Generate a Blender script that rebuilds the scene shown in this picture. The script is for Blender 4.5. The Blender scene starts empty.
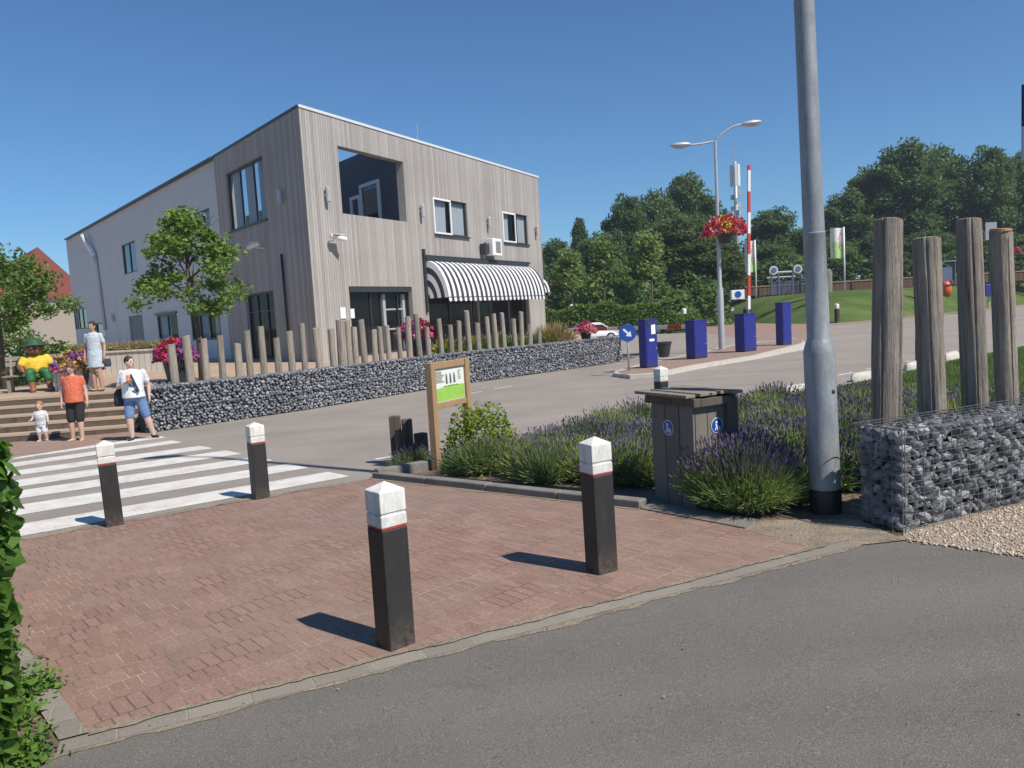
import bpy, bmesh, math, random
import numpy as np
from mathutils import Vector, Matrix
R = math.radians
random.seed(7); rng = np.random.default_rng(7)
scn = bpy.context.scene
COL = scn.collection

# ------------------------------------------------------------------ camera
EYE = 1.75
ROLL, PITCH, FPX = R(3.32), R(5.237), 770.0
cr, sr = math.cos(ROLL), math.sin(ROLL)
FW = np.array([0, math.cos(PITCH), -math.sin(PITCH)])
_r0 = np.array([1.0, 0, 0]); _d0 = np.array([0, -math.sin(PITCH), -math.cos(PITCH)])
IX = cr*_r0 + sr*_d0
IY = -sr*_r0 + cr*_d0
CAM = np.array([0, 0, EYE])
cam = bpy.data.cameras.new('camera'); camo = bpy.data.objects.new('camera', cam); COL.objects.link(camo)
m = Matrix(((IX[0], -IY[0], -FW[0], CAM[0]), (IX[1], -IY[1], -FW[1], CAM[1]), (IX[2], -IY[2], -FW[2], CAM[2]), (0, 0, 0, 1)))
camo.matrix_world = m
cam.sensor_fit = 'HORIZONTAL'; cam.sensor_width = 36.0; cam.lens = 36.0*FPX/1024.0
cam.clip_start = 0.05; cam.clip_end = 3000
scn.camera = camo
# ------------------------------------------------------------------ world and sun
SUN_EL, SUN_AZ = R(50), R(129.3)        # azimuth clockwise from +Y
w = bpy.data.worlds.new("World"); scn.world = w; w.use_nodes = True
nt = w.node_tree; bg = nt.nodes['Background']
sky = nt.nodes.new('ShaderNodeTexSky'); sky.sky_type = 'NISHITA'; sky.sun_disc = False
sky.sun_elevation = SUN_EL; sky.sun_rotation = SUN_AZ
sky.air_density = 1.0; sky.dust_density = 0.0; sky.ozone_density = 10.0
tint = nt.nodes.new('ShaderNodeMix'); tint.data_type = 'RGBA'; tint.blend_type = 'MULTIPLY'; tint.inputs[0].default_value = 1.0
tint.inputs[7].default_value = (.78, .955, .985, 1); nt.links.new(sky.outputs[0], tint.inputs[6])
nt.links.new(tint.outputs[2], bg.inputs[0]); bg.inputs[1].default_value = 0.098
sl = bpy.data.lights.new('sun', 'SUN'); sl.energy = 4.8; sl.angle = R(0.53); sl.color = (1.0, .925, .81)
so = bpy.data.objects.new('sun', sl); COL.objects.link(so)
sd = Vector((math.sin(SUN_AZ)*math.cos(SUN_EL), math.cos(SUN_AZ)*math.cos(SUN_EL), math.sin(SUN_EL)))
so.rotation_euler = sd.to_track_quat('Z', 'Y').to_euler(); so.location = (20, -20, 40)
scn.view_settings.view_transform = 'Standard'; scn.view_settings.look = 'None'
scn.view_settings.gamma = 1.0; scn.view_settings.exposure = 0.2
scn.view_settings.use_curve_mapping = False
scn.cycles.max_bounces = 6; scn.cycles.transparent_max_bounces = 8
scn.cycles.use_denoising = True

# ------------------------------------------------------------------ surveying helpers
GX, GY = 0.01688, -0.015906
def gz(x, y):
    return GX*min(max(x, -13), 10) + GY*min(max(y, -50), 30)
def ray(u, v): return FW*FPX + IX*(u-512) + IY*(v-384)
def G(u, v, dz=0.0):
    d = ray(u, v); a = 1e-4; b = None; t = 1e-3
    while t < 1.2:
        p = CAM+d*t
        if p[2]-gz(p[0], p[1])-dz < 0: b = t; break
        a = t; t *= 1.01
    if b is None: return CAM+d*a
    for _ in range(40):
        mm = (a+b)/2; p = CAM+d*mm
        if p[2]-gz(p[0], p[1])-dz > 0: a = mm
        else: b = mm
    return CAM+d*a
def Zp(u, v, z):
    d = ray(u, v); return CAM+d*(z-EYE)/d[2]
def D(u, v, depth):
    d = ray(u, v); return CAM+d*(depth/d[1])
def FP(u, v, o, ang):
    dr = np.array([math.cos(ang), math.sin(ang)]); o = np.asarray(o)[:2]; nn = np.array([-dr[1], dr[0]])
    d = ray(u, v); t = ((o-CAM[:2]) @ nn)/(d[:2] @ nn); p = CAM+d*t
    return float((p[:2]-o) @ dr), float(p[2])
def proj(p):
    q = np.asarray(p)-CAM; ww = q @ FW
    return 512+FPX*(q @ IX)/ww, 384+FPX*(q @ IY)/ww
def height_at(base, v):
    lo, hi = 0, 40
    for _ in range(50):
        mm = (lo+hi)/2
        if proj(np.asarray(base)+np.array([0, 0, mm]))[1] > v: lo = mm
        else: hi = mm
    return lo

# ------------------------------------------------------------------ materials
MATS = {}
def newmat(name):
    mt = bpy.data.materials.new(name); mt.use_nodes = True
    n = mt.node_tree; return mt, n, n.nodes['Principled BSDF']
def nd(n, t, **kw):
    x = n.nodes.new(t)
    for k, v in kw.items(): setattr(x, k, v)
    return x
def lk(n, a, b): n.links.new(a, b)
def mth(n, op, a, b=None, c=None):
    x = nd(n, 'ShaderNodeMath', operation=op)
    for i, q in enumerate((a, b, c)):
        if q is None: continue
        if isinstance(q, (int, float)): x.inputs[i].default_value = q
        else: lk(n, q, x.inputs[i])
    return x.outputs[0]
def mixc(n, f, a, b, blend='MIX'):
    x = nd(n, 'ShaderNodeMix', data_type='RGBA', blend_type=blend)
    for i, q in ((0, f), (6, a), (7, b)):
        if isinstance(q, (int, float)): x.inputs[i].default_value = q
        elif isinstance(q, (tuple, list)): x.inputs[i].default_value = (*q[:3], 1)
        else: lk(n, q, x.inputs[i])
    return x.outputs[2]
def coords(n, scale=(1, 1, 1), rot=0.0, out='Object'):
    tc = nd(n, 'ShaderNodeTexCoord'); mp = nd(n, 'ShaderNodeMapping')
    mp.inputs['Scale'].default_value = scale; mp.inputs['Rotation'].default_value = (0, 0, rot)
    lk(n, tc.outputs[out], mp.inputs[0]); return mp.outputs[0]
def noise(n, vec, scale, detail=4, rough=.55):
    x = nd(n, 'ShaderNodeTexNoise'); x.inputs['Scale'].default_value = scale
    x.inputs['Detail'].default_value = detail; x.inputs['Roughness'].default_value = rough
    if vec is not None: lk(n, vec, x.inputs['Vector'])
    return x.outputs['Fac']
def rmp(n, f, a, b, lo=0.0, hi=1.0):
    x = nd(n, 'ShaderNodeMapRange'); lk(n, f, x.inputs[0])
    x.inputs[1].default_value = a; x.inputs[2].default_value = b
    x.inputs[3].default_value = lo; x.inputs[4].default_value = hi; return x.outputs[0]
def bump(n, bs, h, dist, strength=1.0):
    x = nd(n, 'ShaderNodeBump'); x.inputs['Distance'].default_value = dist; x.inputs['Strength'].default_value = strength
    lk(n, h, x.inputs['Height']); lk(n, x.outputs[0], bs.inputs['Normal'])
def dark(c, k): return tuple(q*k for q in c)

def plain(name, c, rough=.6, var=.18, scale=6, stretch=(1, 1, 1), metal=0.0, bmp=0.0, bscale=None, spec=None, perobj=0.0):
    if name in MATS: return MATS[name]
    mt, n, bs = newmat(name)
    v = coords(n, stretch)
    f = noise(n, v, scale, 6)
    f2 = noise(n, v, scale*7, 3)
    ff = mth(n, 'ADD', mth(n, 'MULTIPLY', f, .65), mth(n, 'MULTIPLY', f2, .35))
    col = mixc(n, rmp(n, ff, .3, .7), dark(c, 1-var), dark(c, 1+var))
    if perobj:
        oi = nd(n, 'ShaderNodeObjectInfo')
        col = mixc(n, 1.0, col, mixc(n, oi.outputs['Random'], (1-perobj,)*3, (1+perobj,)*3), 'MULTIPLY')
    lk(n, col, bs.inputs['Base Color'])
    bs.inputs['Roughness'].default_value = rough; bs.inputs['Metallic'].default_value = metal
    if spec is not None: bs.inputs['Specular IOR Level'].default_value = spec
    if bmp: bump(n, bs, noise(n, v, bscale or scale*6, 5), bmp)
    MATS[name] = mt; return mt

def leafmat(name, c1, c2, trans=.35, rough=.55, third=None):
    """leaf colours vary leaf by leaf (random per island) and tree by tree"""
    if name in MATS: return MATS[name]
    mt, n, bs = newmat(name)
    g = nd(n, 'ShaderNodeNewGeometry'); oi = nd(n, 'ShaderNodeObjectInfo')
    f = noise(n, coords(n), 1.3, 2)
    ri = g.outputs['Random Per Island']
    col = mixc(n, mth(n, 'ADD', mth(n, 'MULTIPLY', ri, .7), mth(n, 'MULTIPLY', rmp(n, f, .35, .65), .3)), c1, c2)
    if third: col = mixc(n, rmp(n, ri, .88, .9), col, third)
    col = mixc(n, 1.0, col, mixc(n, oi.outputs['Random'], (.8, .84, .8), (1.15, 1.1, 1.1)), 'MULTIPLY')
    lk(n, col, bs.inputs['Base Color']); bs.inputs['Roughness'].default_value = rough
    bs.inputs['Specular IOR Level'].default_value = .3
    tr = nd(n, 'ShaderNodeBsdfTranslucent'); lk(n, mixc(n, 1.0, col, (1.25, 1.3, .7), 'MULTIPLY'), tr.inputs[0])
    mx = nd(n, 'ShaderNodeMixShader'); mx.inputs[0].default_value = trans
    lk(n, bs.outputs[0], mx.inputs[1]); lk(n, tr.outputs[0], mx.inputs[2])
    lk(n, mx.outputs[0], n.nodes['Material Output'].inputs[0])
    MATS[name] = mt; return mt

def asphalt(name, c, warm, speck=.5):
    mt, n, bs = newmat(name)
    v = coords(n)
    big = noise(n, v, .55, 5); mid = noise(n, v, 6, 4); fine = noise(n, v, 130, 2, .7)
    vo = nd(n, 'ShaderNodeTexVoronoi'); vo.inputs['Scale'].default_value = 78; lk(n, v, vo.inputs['Vector'])
    rv = nd(n, 'ShaderNodeSeparateColor'); lk(n, vo.outputs['Color'], rv.inputs[0])
    col = mixc(n, rmp(n, big, .3, .7), dark(c, .86), warm)
    col = mixc(n, rmp(n, mid, .3, .7, 0, .35), col, dark(c, 1.25))
    col = mixc(n, mth(n, 'MULTIPLY', rmp(n, rv.outputs[0], .0, 1), speck), col, mixc(n, rmp(n, fine, .38, .62), dark(c, .30), dark(c, 2.1)))
    stv = noise(n, coords(n, (.12, 2.2, 1), -R(46)), 1.0, 5, .6)
    col = mixc(n, 1.0, col, mixc(n, rmp(n, stv, .3, .7), (.92,)*3, (1.06,)*3), 'MULTIPLY')
    pat = nd(n, 'ShaderNodeTexVoronoi'); pat.feature = 'DISTANCE_TO_EDGE'; pat.inputs['Scale'].default_value = .42
    wv = nd(n, 'ShaderNodeVectorMath', operation='ADD'); lk(n, v, wv.inputs[0]); wn_ = nd(n, 'ShaderNodeTexNoise'); wn_.inputs['Scale'].default_value = 1.6; wn_.inputs['Detail'].default_value = 6; lk(n, v, wn_.inputs['Vector']); lk(n, wn_.outputs['Color'], wv.inputs[1]); lk(n, wv.outputs[0], pat.inputs['Vector'])
    crack = mth(n, 'MULTIPLY', mth(n, 'LESS_THAN', pat.outputs['Distance'], .0022), rmp(n, noise(n, v, .5, 2), .5, .56))
    col = mixc(n, mth(n, 'MULTIPLY', crack, .18), col, dark(c, .35))
    stain = noise(n, v, 1.9, 6, .65)
    col = mixc(n, rmp(n, stain, .62, .74, 0, .16), col, dark(c, .5))
    lk(n, col, bs.inputs['Base Color']); bs.inputs['Roughness'].default_value = .85
    bs.inputs['Specular IOR Level'].default_value = .3
    bump(n, bs, mth(n, 'ADD', fine, rv.outputs[1]), .004, .7)
    MATS[name] = mt; return mt

def brickmat(name, ang, c1, c2, mortar, bw=.21, rh=.105, ms=.006, dirt=(.30, .27, .22), joints=None):
    mt, n, bs = newmat(name)
    v = coords(n, (1, 1, 1), -ang)
    wob = nd(n, 'ShaderNodeTexNoise'); wob.inputs['Scale'].default_value = 3.0; lk(n, v, wob.inputs['Vector'])
    off = nd(n, 'ShaderNodeVectorMath', operation='SCALE'); off.inputs['Scale'].default_value = .02
    lk(n, wob.outputs['Color'], off.inputs[0])
    ad = nd(n, 'ShaderNodeVectorMath', operation='ADD'); lk(n, v, ad.inputs[0]); lk(n, off.outputs[0], ad.inputs[1])
    b = nd(n, 'ShaderNodeTexBrick'); lk(n, ad.outputs[0], b.inputs['Vector'])
    b.inputs['Scale'].default_value = 1; b.inputs['Brick Width'].default_value = bw; b.inputs['Row Height'].default_value = rh
    b.inputs['Mortar Size'].default_value = ms; b.inputs['Mortar Smooth'].default_value = .3; b.inputs['Bias'].default_value = 0
    for k, c in (('Color1', c1), ('Color2', c2), ('Mortar', mortar)): b.inputs[k].default_value = (*c, 1)
    big = noise(n, v, .7, 5); fine = noise(n, v, 90, 4, .7); mid = noise(n, v, 5, 5)
    bc = b.outputs['Color']
    if joints:
        jn = noise(n, v, 2.3, 4)
        bc = mixc(n, b.outputs['Fac'], bc, mixc(n, rmp(n, jn, .40, .62), joints[0], joints[1]))
        fine = noise(n, v, 70, 4, .8)
        chip = noise(n, v, 19, 3, .6)
        bc = mixc(n, rmp(n, chip, .62, .70, 0, .3), bc, joints[1]); bc = mixc(n, rmp(n, chip, .30, .38, .3, 0), bc, joints[0])
    kf = .32 if joints else .22
    col = mixc(n, rmp(n, fine, .3, .7, 0, 1), mixc(n, 1.0, bc, (1-kf,)*3, 'MULTIPLY'), mixc(n, 1.0, bc, (1+kf,)*3, 'MULTIPLY'))
    col = mixc(n, mth(n, 'MULTIPLY', rmp(n, big, .45, .75), .45), col, dirt)
    col = mixc(n, rmp(n, mid, .55, .8, 0, .35), col, dark(dirt, .6))
    lk(n, col, bs.inputs['Base Color']); bs.inputs['Roughness'].default_value = .88
    bs.inputs['Specular IOR Level'].default_value = .25
    h = mth(n, 'ADD', mth(n, 'MULTIPLY', b.outputs['Fac'], -1.0), mth(n, 'MULTIPLY', fine, .25))
    bump(n, bs, h, .006, .8)
    MATS[name] = mt; return mt

def boardmat(name, ca, cb, width=.14, axis=0, joint=.05, streak=.35, rough=.8):
    """vertical boards side by side along local x: each its own tone, streaked along the grain, dark joints"""
    if name in MATS: return MATS[name]
    mt, n, bs = newmat(name)
    tc = nd(n, 'ShaderNodeTexCoord'); sp = nd(n, 'ShaderNodeSeparateXYZ'); lk(n, tc.outputs['Object'], sp.inputs[0])
    q = mth(n, 'DIVIDE', sp.outputs[axis], width)
    fl = mth(n, 'FLOOR', q); fr = mth(n, 'FRACT', q)
    wn = nd(n, 'ShaderNodeTexWhiteNoise', noise_dimensions='1D'); lk(n, fl, wn.inputs['W'])
    sc = (14, 14, .8) if axis == 0 else (.8, 14, 14)
    mp = nd(n, 'ShaderNodeMapping'); mp.inputs['Scale'].default_value = sc; lk(n, tc.outputs['Object'], mp.inputs[0])
    st = noise(n, mp.outputs[0], 2.2, 6, .65)
    big = noise(n, tc.outputs['Object'], .35, 4)
    f = mth(n, 'ADD', mth(n, 'MULTIPLY', wn.outputs['Value'], 1-streak), mth(n, 'MULTIPLY', rmp(n, st, .25, .75), streak))
    col = mixc(n, f, ca, cb)
    col = mixc(n, rmp(n, big, .4, .7, 0, .4), col, dark(ca, .9))
    jm = mth(n, 'LESS_THAN', fr, joint)
    col = mixc(n, jm, col, dark(ca, .3))
    lk(n, col, bs.inputs['Base Color']); bs.inputs['Roughness'].default_value = rough
    bs.inputs['Specular IOR Level'].default_value = .25
    bump(n, bs, mth(n, 'SUBTRACT', mth(n, 'MULTIPLY', st, .3), jm), .01, .7)
    MATS[name] = mt; return mt

def stonemat(name, c1, c2, c3):
    mt, n, bs = newmat(name)
    g = nd(n, 'ShaderNodeNewGeometry'); ri = g.outputs['Random Per Island']
    v = coords(n)
    f = noise(n, v, 22, 6, .6)
    wn = nd(n, 'ShaderNodeTexWhiteNoise', noise_dimensions='1D'); lk(n, mth(n, 'MULTIPLY', ri, 913.7), wn.inputs['W'])
    col = mixc(n, ri, c1, c2); col = mixc(n, rmp(n, wn.outputs['Value'], .8, .85), col, c3)
    col = mixc(n, 1.0, col, mixc(n, rmp(n, f, .3, .7), (.7, .7, .72), (1.3, 1.3, 1.28)), 'MULTIPLY')
    lk(n, col, bs.inputs['Base Color']); bs.inputs['Roughness'].default_value = .7
    bs.inputs['Specular IOR Level'].default_value = .4
    bump(n, bs, noise(n, v, 60, 5), .008)
    MATS[name] = mt; return mt

def glassmat(name, c=(.012, .016, .022), rough=.04, through=0.0):
    if name in MATS: return MATS[name]
    mt, n, bs = newmat(name)
    bs.inputs['Base Color'].default_value = (*c, 1); bs.inputs['Roughness'].default_value = rough
    bs.inputs['IOR'].default_value = 1.55; bs.inputs['Specular IOR Level'].default_value = .7
    bump(n, bs, noise(n, coords(n), .8, 2), .01, .4)
    if through:
        tr = nd(n, 'ShaderNodeBsdfTransparent'); tr.inputs[0].default_value = (.9, .94, .95, 1)
        mx = nd(n, 'ShaderNodeMixShader'); mx.inputs[0].default_value = through
        lk(n, bs.outputs[0], mx.inputs[1]); lk(n, tr.outputs[0], mx.inputs[2]); lk(n, mx.outputs[0], n.nodes['Material Output'].inputs[0])
    MATS[name] = mt; return mt

# ------------------------------------------------------------------ mesh builder
class MB:
    def __init__(s): s.V = []; s.F = []; s.MI = []; s.n = 0
    def raw(s, v, f, mi=0):
        v = [tuple(map(float, q)) for q in v]; b = s.n
        s.V += v; s.F += [tuple(i+b for i in q) for q in f]; s.MI += [mi]*len(f); s.n += len(v); return s
    def box(s, c, d, rz=0.0, mi=0, M=None):
        x, y, z = (q/2 for q in d); c = Vector(c)
        vs = [Vector(p) for p in ((-x, -y, -z), (x, -y, -z), (x, y, -z), (-x, y, -z), (-x, -y, z), (x, -y, z), (x, y, z), (-x, y, z))]
        rm = M if M is not None else Matrix.Rotation(rz, 3, 'Z')
        return s.raw([c + rm @ v for v in vs], [(0, 3, 2, 1), (4, 5, 6, 7), (0, 1, 5, 4), (1, 2, 6, 5), (2, 3, 7, 6), (3, 0, 4, 7)], mi)
    def bar(s, a, b, wd, hg, mi=0):
        a, b = Vector(a), Vector(b); d = b-a
        q = d.to_track_quat('X', 'Z').to_matrix()
        return s.box((a+b)/2, (d.length, wd, hg), mi=mi, M=q)
    def tube(s, pts, rad, n=10, mi=0, cap=True):
        pts = [Vector(p) for p in pts]
        if not isinstance(rad, (list, tuple)): rad = [rad]*len(pts)
        vs = []; fs = []; up = None
        for i, p in enumerate(pts):
            t = (pts[min(i+1, len(pts)-1)] - pts[max(i-1, 0)]).normalized()
            if up is None:
                up = t.orthogonal().normalized()
            else:
                up = (up - t*up.dot(t)); up = up.normalized() if up.length > 1e-6 else t.orthogonal().normalized()
            sd_ = t.cross(up)
            for k in range(n):
                a = 2*math.pi*k/n; vs.append(p + (up*math.cos(a)+sd_*math.sin(a))*rad[i])
        for i in range(len(pts)-1):
            for k in range(n):
                fs.append((i*n+k, i*n+(k+1) % n, (i+1)*n+(k+1) % n, (i+1)*n+k))
        if cap:
            fs.append(tuple(range(n-1, -1, -1))); fs.append(tuple((len(pts)-1)*n+k for k in range(n)))
        return s.raw(vs, fs, mi)
    def lathe(s, prof, n=20, c=(0, 0, 0), mi=0):
        vs = []; fs = []
        for r, z in prof:
            for k in range(n):
                a = 2*math.pi*k/n; vs.append((c[0]+r*math.cos(a), c[1]+r*math.sin(a), c[2]+z))
        for i in range(len(prof)-1):
            for k in range(n): fs.append((i*n+k, i*n+(k+1) % n, (i+1)*n+(k+1) % n, (i+1)*n+k))
        fs.append(tuple(range(n-1, -1, -1))); fs.append(tuple((len(prof)-1)*n+k for k in range(n)))
        return s.raw(vs, fs, mi)
    def ell(s, c, r, n=12, mi=0, M=None):
        vs = []; fs = []; h = max(4, n//2+1)
        for i in range(h+1):
            th = math.pi*i/h
            for k in range(n):
                a = 2*math.pi*k/n
                p = Vector((r[0]*math.sin(th)*math.cos(a), r[1]*math.sin(th)*math.sin(a), r[2]*math.cos(th)))
                if M is not None: p = M @ p
                vs.append(Vector(c)+p)
        for i in range(h):
            for k in range(n): fs.append((i*n+k, (i+1)*n+k, (i+1)*n+(k+1) % n, i*n+(k+1) % n))
        return s.raw(vs, fs, mi)
    def capsule(s, a, b, ra, rb, n=12, mi=0, flat=1.0):
        a, b = Vector(a), Vector(b); d = (b-a); L = d.length; d = d.normalized() if L > 1e-9 else Vector((0, 0, 1))
        q = d.to_track_quat('Z', 'Y').to_matrix(); vs = []; fs = []; rings = []
        for i in range(4): t = math.pi/2*(1-i/3); rings.append((ra*math.cos(t), -ra*math.sin(t)))
        for i in range(4): t = math.pi/2*i/3; rings.append((rb*math.cos(t), L+rb*math.sin(t)))
        for r, z in rings:
            for k in range(n):
                an = 2*math.pi*k/n; vs.append(a+q @ Vector((r*math.cos(an), r*math.sin(an)*flat, z)))
        for i in range(len(rings)-1):
            for k in range(n): fs.append((i*n+k, i*n+(k+1) % n, (i+1)*n+(k+1) % n, (i+1)*n+k))
        return s.raw(vs, fs, mi)
    def loft(s, rings, n=18, mi=0):
        """rings: (cx, cy, z, rx, ry)"""
        vs = []; fs = []
        for cx, cy, z, rx, ry in rings:
            for k in range(n):
                a = 2*math.pi*k/n; vs.append((cx+rx*math.cos(a), cy+ry*math.sin(a), z))
        for i in range(len(rings)-1):
            for k in range(n): fs.append((i*n+k, i*n+(k+1) % n, (i+1)*n+(k+1) % n, (i+1)*n+k))
        fs.append(tuple(range(n-1, -1, -1))); fs.append(tuple((len(rings)-1)*n+k for k in range(n)))
        return s.raw(vs, fs, mi)
    def prism(s, poly, z0, z1, mi=0):
        n = len(poly); vs = [(p[0], p[1], z0) for p in poly]+[(p[0], p[1], z1) for p in poly]
        fs = [tuple(range(n-1, -1, -1)), tuple(range(n, 2*n))]+[(i, (i+1) % n, n+(i+1) % n, n+i) for i in range(n)]
        return s.raw(vs, fs, mi)
    def mesh(s, name, mats, smooth=False, fix=False):
        me = bpy.data.meshes.new(name); me.from_pydata(s.V, [], s.F)
        for mm in (mats if isinstance(mats, (list, tuple)) else [mats]): me.materials.append(mm)
        if len(me.materials) > 1: me.polygons.foreach_set('material_index', s.MI)
        if fix:
            bm = bmesh.new(); bm.from_mesh(me); bmesh.ops.recalc_face_normals(bm, faces=bm.faces); bm.to_mesh(me); bm.free()
        if smooth: me.polygons.foreach_set('use_smooth', [True]*len(me.polygons))
        me.update(); return me
    def build(s, name, mats, parent=None, loc=(0, 0, 0), rz=0.0, smooth=False, bevel=0.0, fix=True, auto=None):
        o = bpy.data.objects.new(name, s.mesh(name, mats, smooth or auto is not None, fix)); COL.objects.link(o)
        o.location = loc; o.rotation_euler = (0, 0, rz); o.parent = parent
        if bevel:
            b = o.modifiers.new('bevel', 'BEVEL'); b.width = bevel; b.segments = 2; b.limit_method = 'ANGLE'; b.angle_limit = R(40)
        if auto is not None:
            try: o.data.set_sharp_from_angle(angle=R(auto))
            except Exception: pass
        return o
def fastmesh(name, V, F, mats, MI=None, smooth=False):
    """V (n,3) array, F (m,k) array"""
    me = bpy.data.meshes.new(name); V = np.asarray(V, np.float32); F = np.asarray(F, np.int32); k = F.shape[1]
    me.vertices.add(len(V)); me.vertices.foreach_set('co', V.ravel())
    me.loops.add(F.size); me.loops.foreach_set('vertex_index', F.ravel())
    me.polygons.add(len(F)); me.polygons.foreach_set('loop_start', np.arange(0, F.size, k, dtype=np.int32))
    for mm in (mats if isinstance(mats, (list, tuple)) else [mats]): me.materials.append(mm)
    if MI is not None: me.polygons.foreach_set('material_index', np.asarray(MI, np.int32))
    if smooth: me.polygons.foreach_set('use_smooth', np.ones(len(F), bool))
    me.update(calc_edges=True); me.validate(); return me
def link(name, me, parent=None, loc=(0, 0, 0), rz=0.0):
    o = bpy.data.objects.new(name, me); COL.objects.link(o); o.location = loc; o.rotation_euler = (0, 0, rz); o.parent = parent; return o
def tag(o, label, cat, group=None, kind=None):
    if label: o['label'] = label
    if cat: o['category'] = cat
    if group: o['group'] = group
    if kind: o['kind'] = kind
    return o
def thing(name, label, cat, loc=(0, 0, 0), rz=0.0, group=None):
    o = bpy.data.objects.new(name, None); COL.objects.link(o); o.empty_display_size = .2
    o.location = loc; o.rotation_euler = (0, 0, rz); return tag(o, label, cat, group)
def kids(o): return [c for c in COL.objects if c.parent == o]
def dup(root, loc, rz, label, scale=None, group=None):
    r = root.copy(); COL.objects.link(r); r.location = loc; r.rotation_euler = (r.rotation_euler[0], r.rotation_euler[1], rz)
    if scale: r.scale = scale
    r['label'] = label
    if group: r['group'] = group
    for ch in kids(root):
        c = ch.copy(); COL.objects.link(c); c.parent = r
        for g in kids(ch):
            d = g.copy(); COL.objects.link(d); d.parent = c
    return r
def struct(o, kind='structure'): o['kind'] = kind; return o

def sheet(name, poly, dz, mat, thick=0.0, kind='structure', flat_z=None):
    """a patch of paving that follows the ground, dz above it"""
    bm = bmesh.new()
    vs = [bm.verts.new((p[0], p[1], 0)) for p in poly]; bm.faces.new(vs)
    for co, no in (((0, 30, 0), (0, 1, 0)), ((-13, 0, 0), (1, 0, 0)), ((10, 0, 0), (1, 0, 0))):
        bmesh.ops.bisect_plane(bm, geom=bm.verts[:]+bm.edges[:]+bm.faces[:], plane_co=co, plane_no=no)
    for v in bm.verts: v.co.z = (flat_z if flat_z is not None else gz(v.co.x, v.co.y)+dz)
    bmesh.ops.recalc_face_normals(bm, faces=bm.faces)
    if bm.faces and sum(f.normal.z for f in bm.faces) < 0: bmesh.ops.reverse_faces(bm, faces=bm.faces)
    if thick:
        ret = bmesh.ops.extrude_face_region(bm, geom=bm.faces[:])
        for v in [q for q in ret['geom'] if isinstance(q, bmesh.types.BMVert)]: v.co.z -= thick
        bmesh.ops.recalc_face_normals(bm, faces=bm.faces)
    me = bpy.data.meshes.new(name); bm.to_mesh(me); bm.free(); me.materials.append(mat)
    o = link(name, me)
    return struct(o, kind) if kind else o
def pl(*px): return [G(u, v)[:2] for u, v in px]
def off_line(a, b, d):
    a, b = np.array(a[:2]), np.array(b[:2]); t = (b-a)/np.linalg.norm(b-a); return np.array([-t[1], t[0]])*d

# ------------------------------------------------------------------ palette
ZT = 0.40                                                  # terrace level
PATHANG = math.atan2(5.33-3.32, 2.33+2.01)                # direction of the path edge
m_soil = plain('soil', (.16, .12, .085), .95, .35, 3, bmp=.02)
m_sandy = plain('sandy_soil', (.26, .215, .16), .95, .4, 3.5, bmp=.02, bscale=40)
m_road = asphalt('road_asphalt', (.265, .235, .207), (.335, .298, .262), .5)
m_path = asphalt('path_asphalt', (.142, .132, .119), (.170, .159, .144), .62)
m_brick = brickmat('clay_brick', R(41), (.30, .19, .155), (.25, .155, .123), (.36, .30, .235), .078, .212, .0046, (.25, .205, .165), joints=((.13, .10, .08), (.41, .34, .265)))
m_brick_far = brickmat('red_paving', R(40), (.33, .215, .17), (.27, .18, .145), (.36, .30, .25), .2, .1, .006, (.30, .25, .21))
def wornpaint():
    mt, n, bs = newmat('road_paint'); v = coords(n)
    wear = mth(n, 'ADD', mth(n, 'MULTIPLY', noise(n, v, 26, 6, .75), .7), mth(n, 'MULTIPLY', noise(n, v, 2.0, 4), .3))
    col = mixc(n, rmp(n, noise(n, v, 4, 5), .35, .7), (.70, .68, .64), (.58, .55, .51))
    col = mixc(n, rmp(n, wear, .55, .63, 0, .8), col, (.27, .24, .21)); lk(n, col, bs.inputs['Base Color']); bs.inputs['Roughness'].default_value = .75
    return mt
m_white = wornpaint()
m_kerb = plain('kerb_concrete', (.20, .188, .165), .85, .25, 5, bmp=.006, bscale=60)
m_kerb_pale = plain('pale_concrete', (.52, .49, .43), .85, .2, 5, bmp=.006, bscale=60)
m_terr = plain('terrace_sand', (.42, .31, .22), .95, .18, 1.5, bmp=.01)
m_grey_pave = brickmat('grey_block', PATHANG, (.27, .245, .21), (.22, .20, .175), (.30, .27, .22), .3, .2, .007)
m_gal = plain('galvanised_steel', (.27, .29, .31), .5, .32, 11, (1, 1, .3), metal=.12, bmp=.001)
m_lamp_grey = plain('lamp_grey', (.45, .46, .47), .45, .08, 4, metal=.3)
m_black = plain('black_paint', (.022, .021, .021), .5, .35, 9, (1, 1, .4), bmp=.002, bscale=40)
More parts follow.
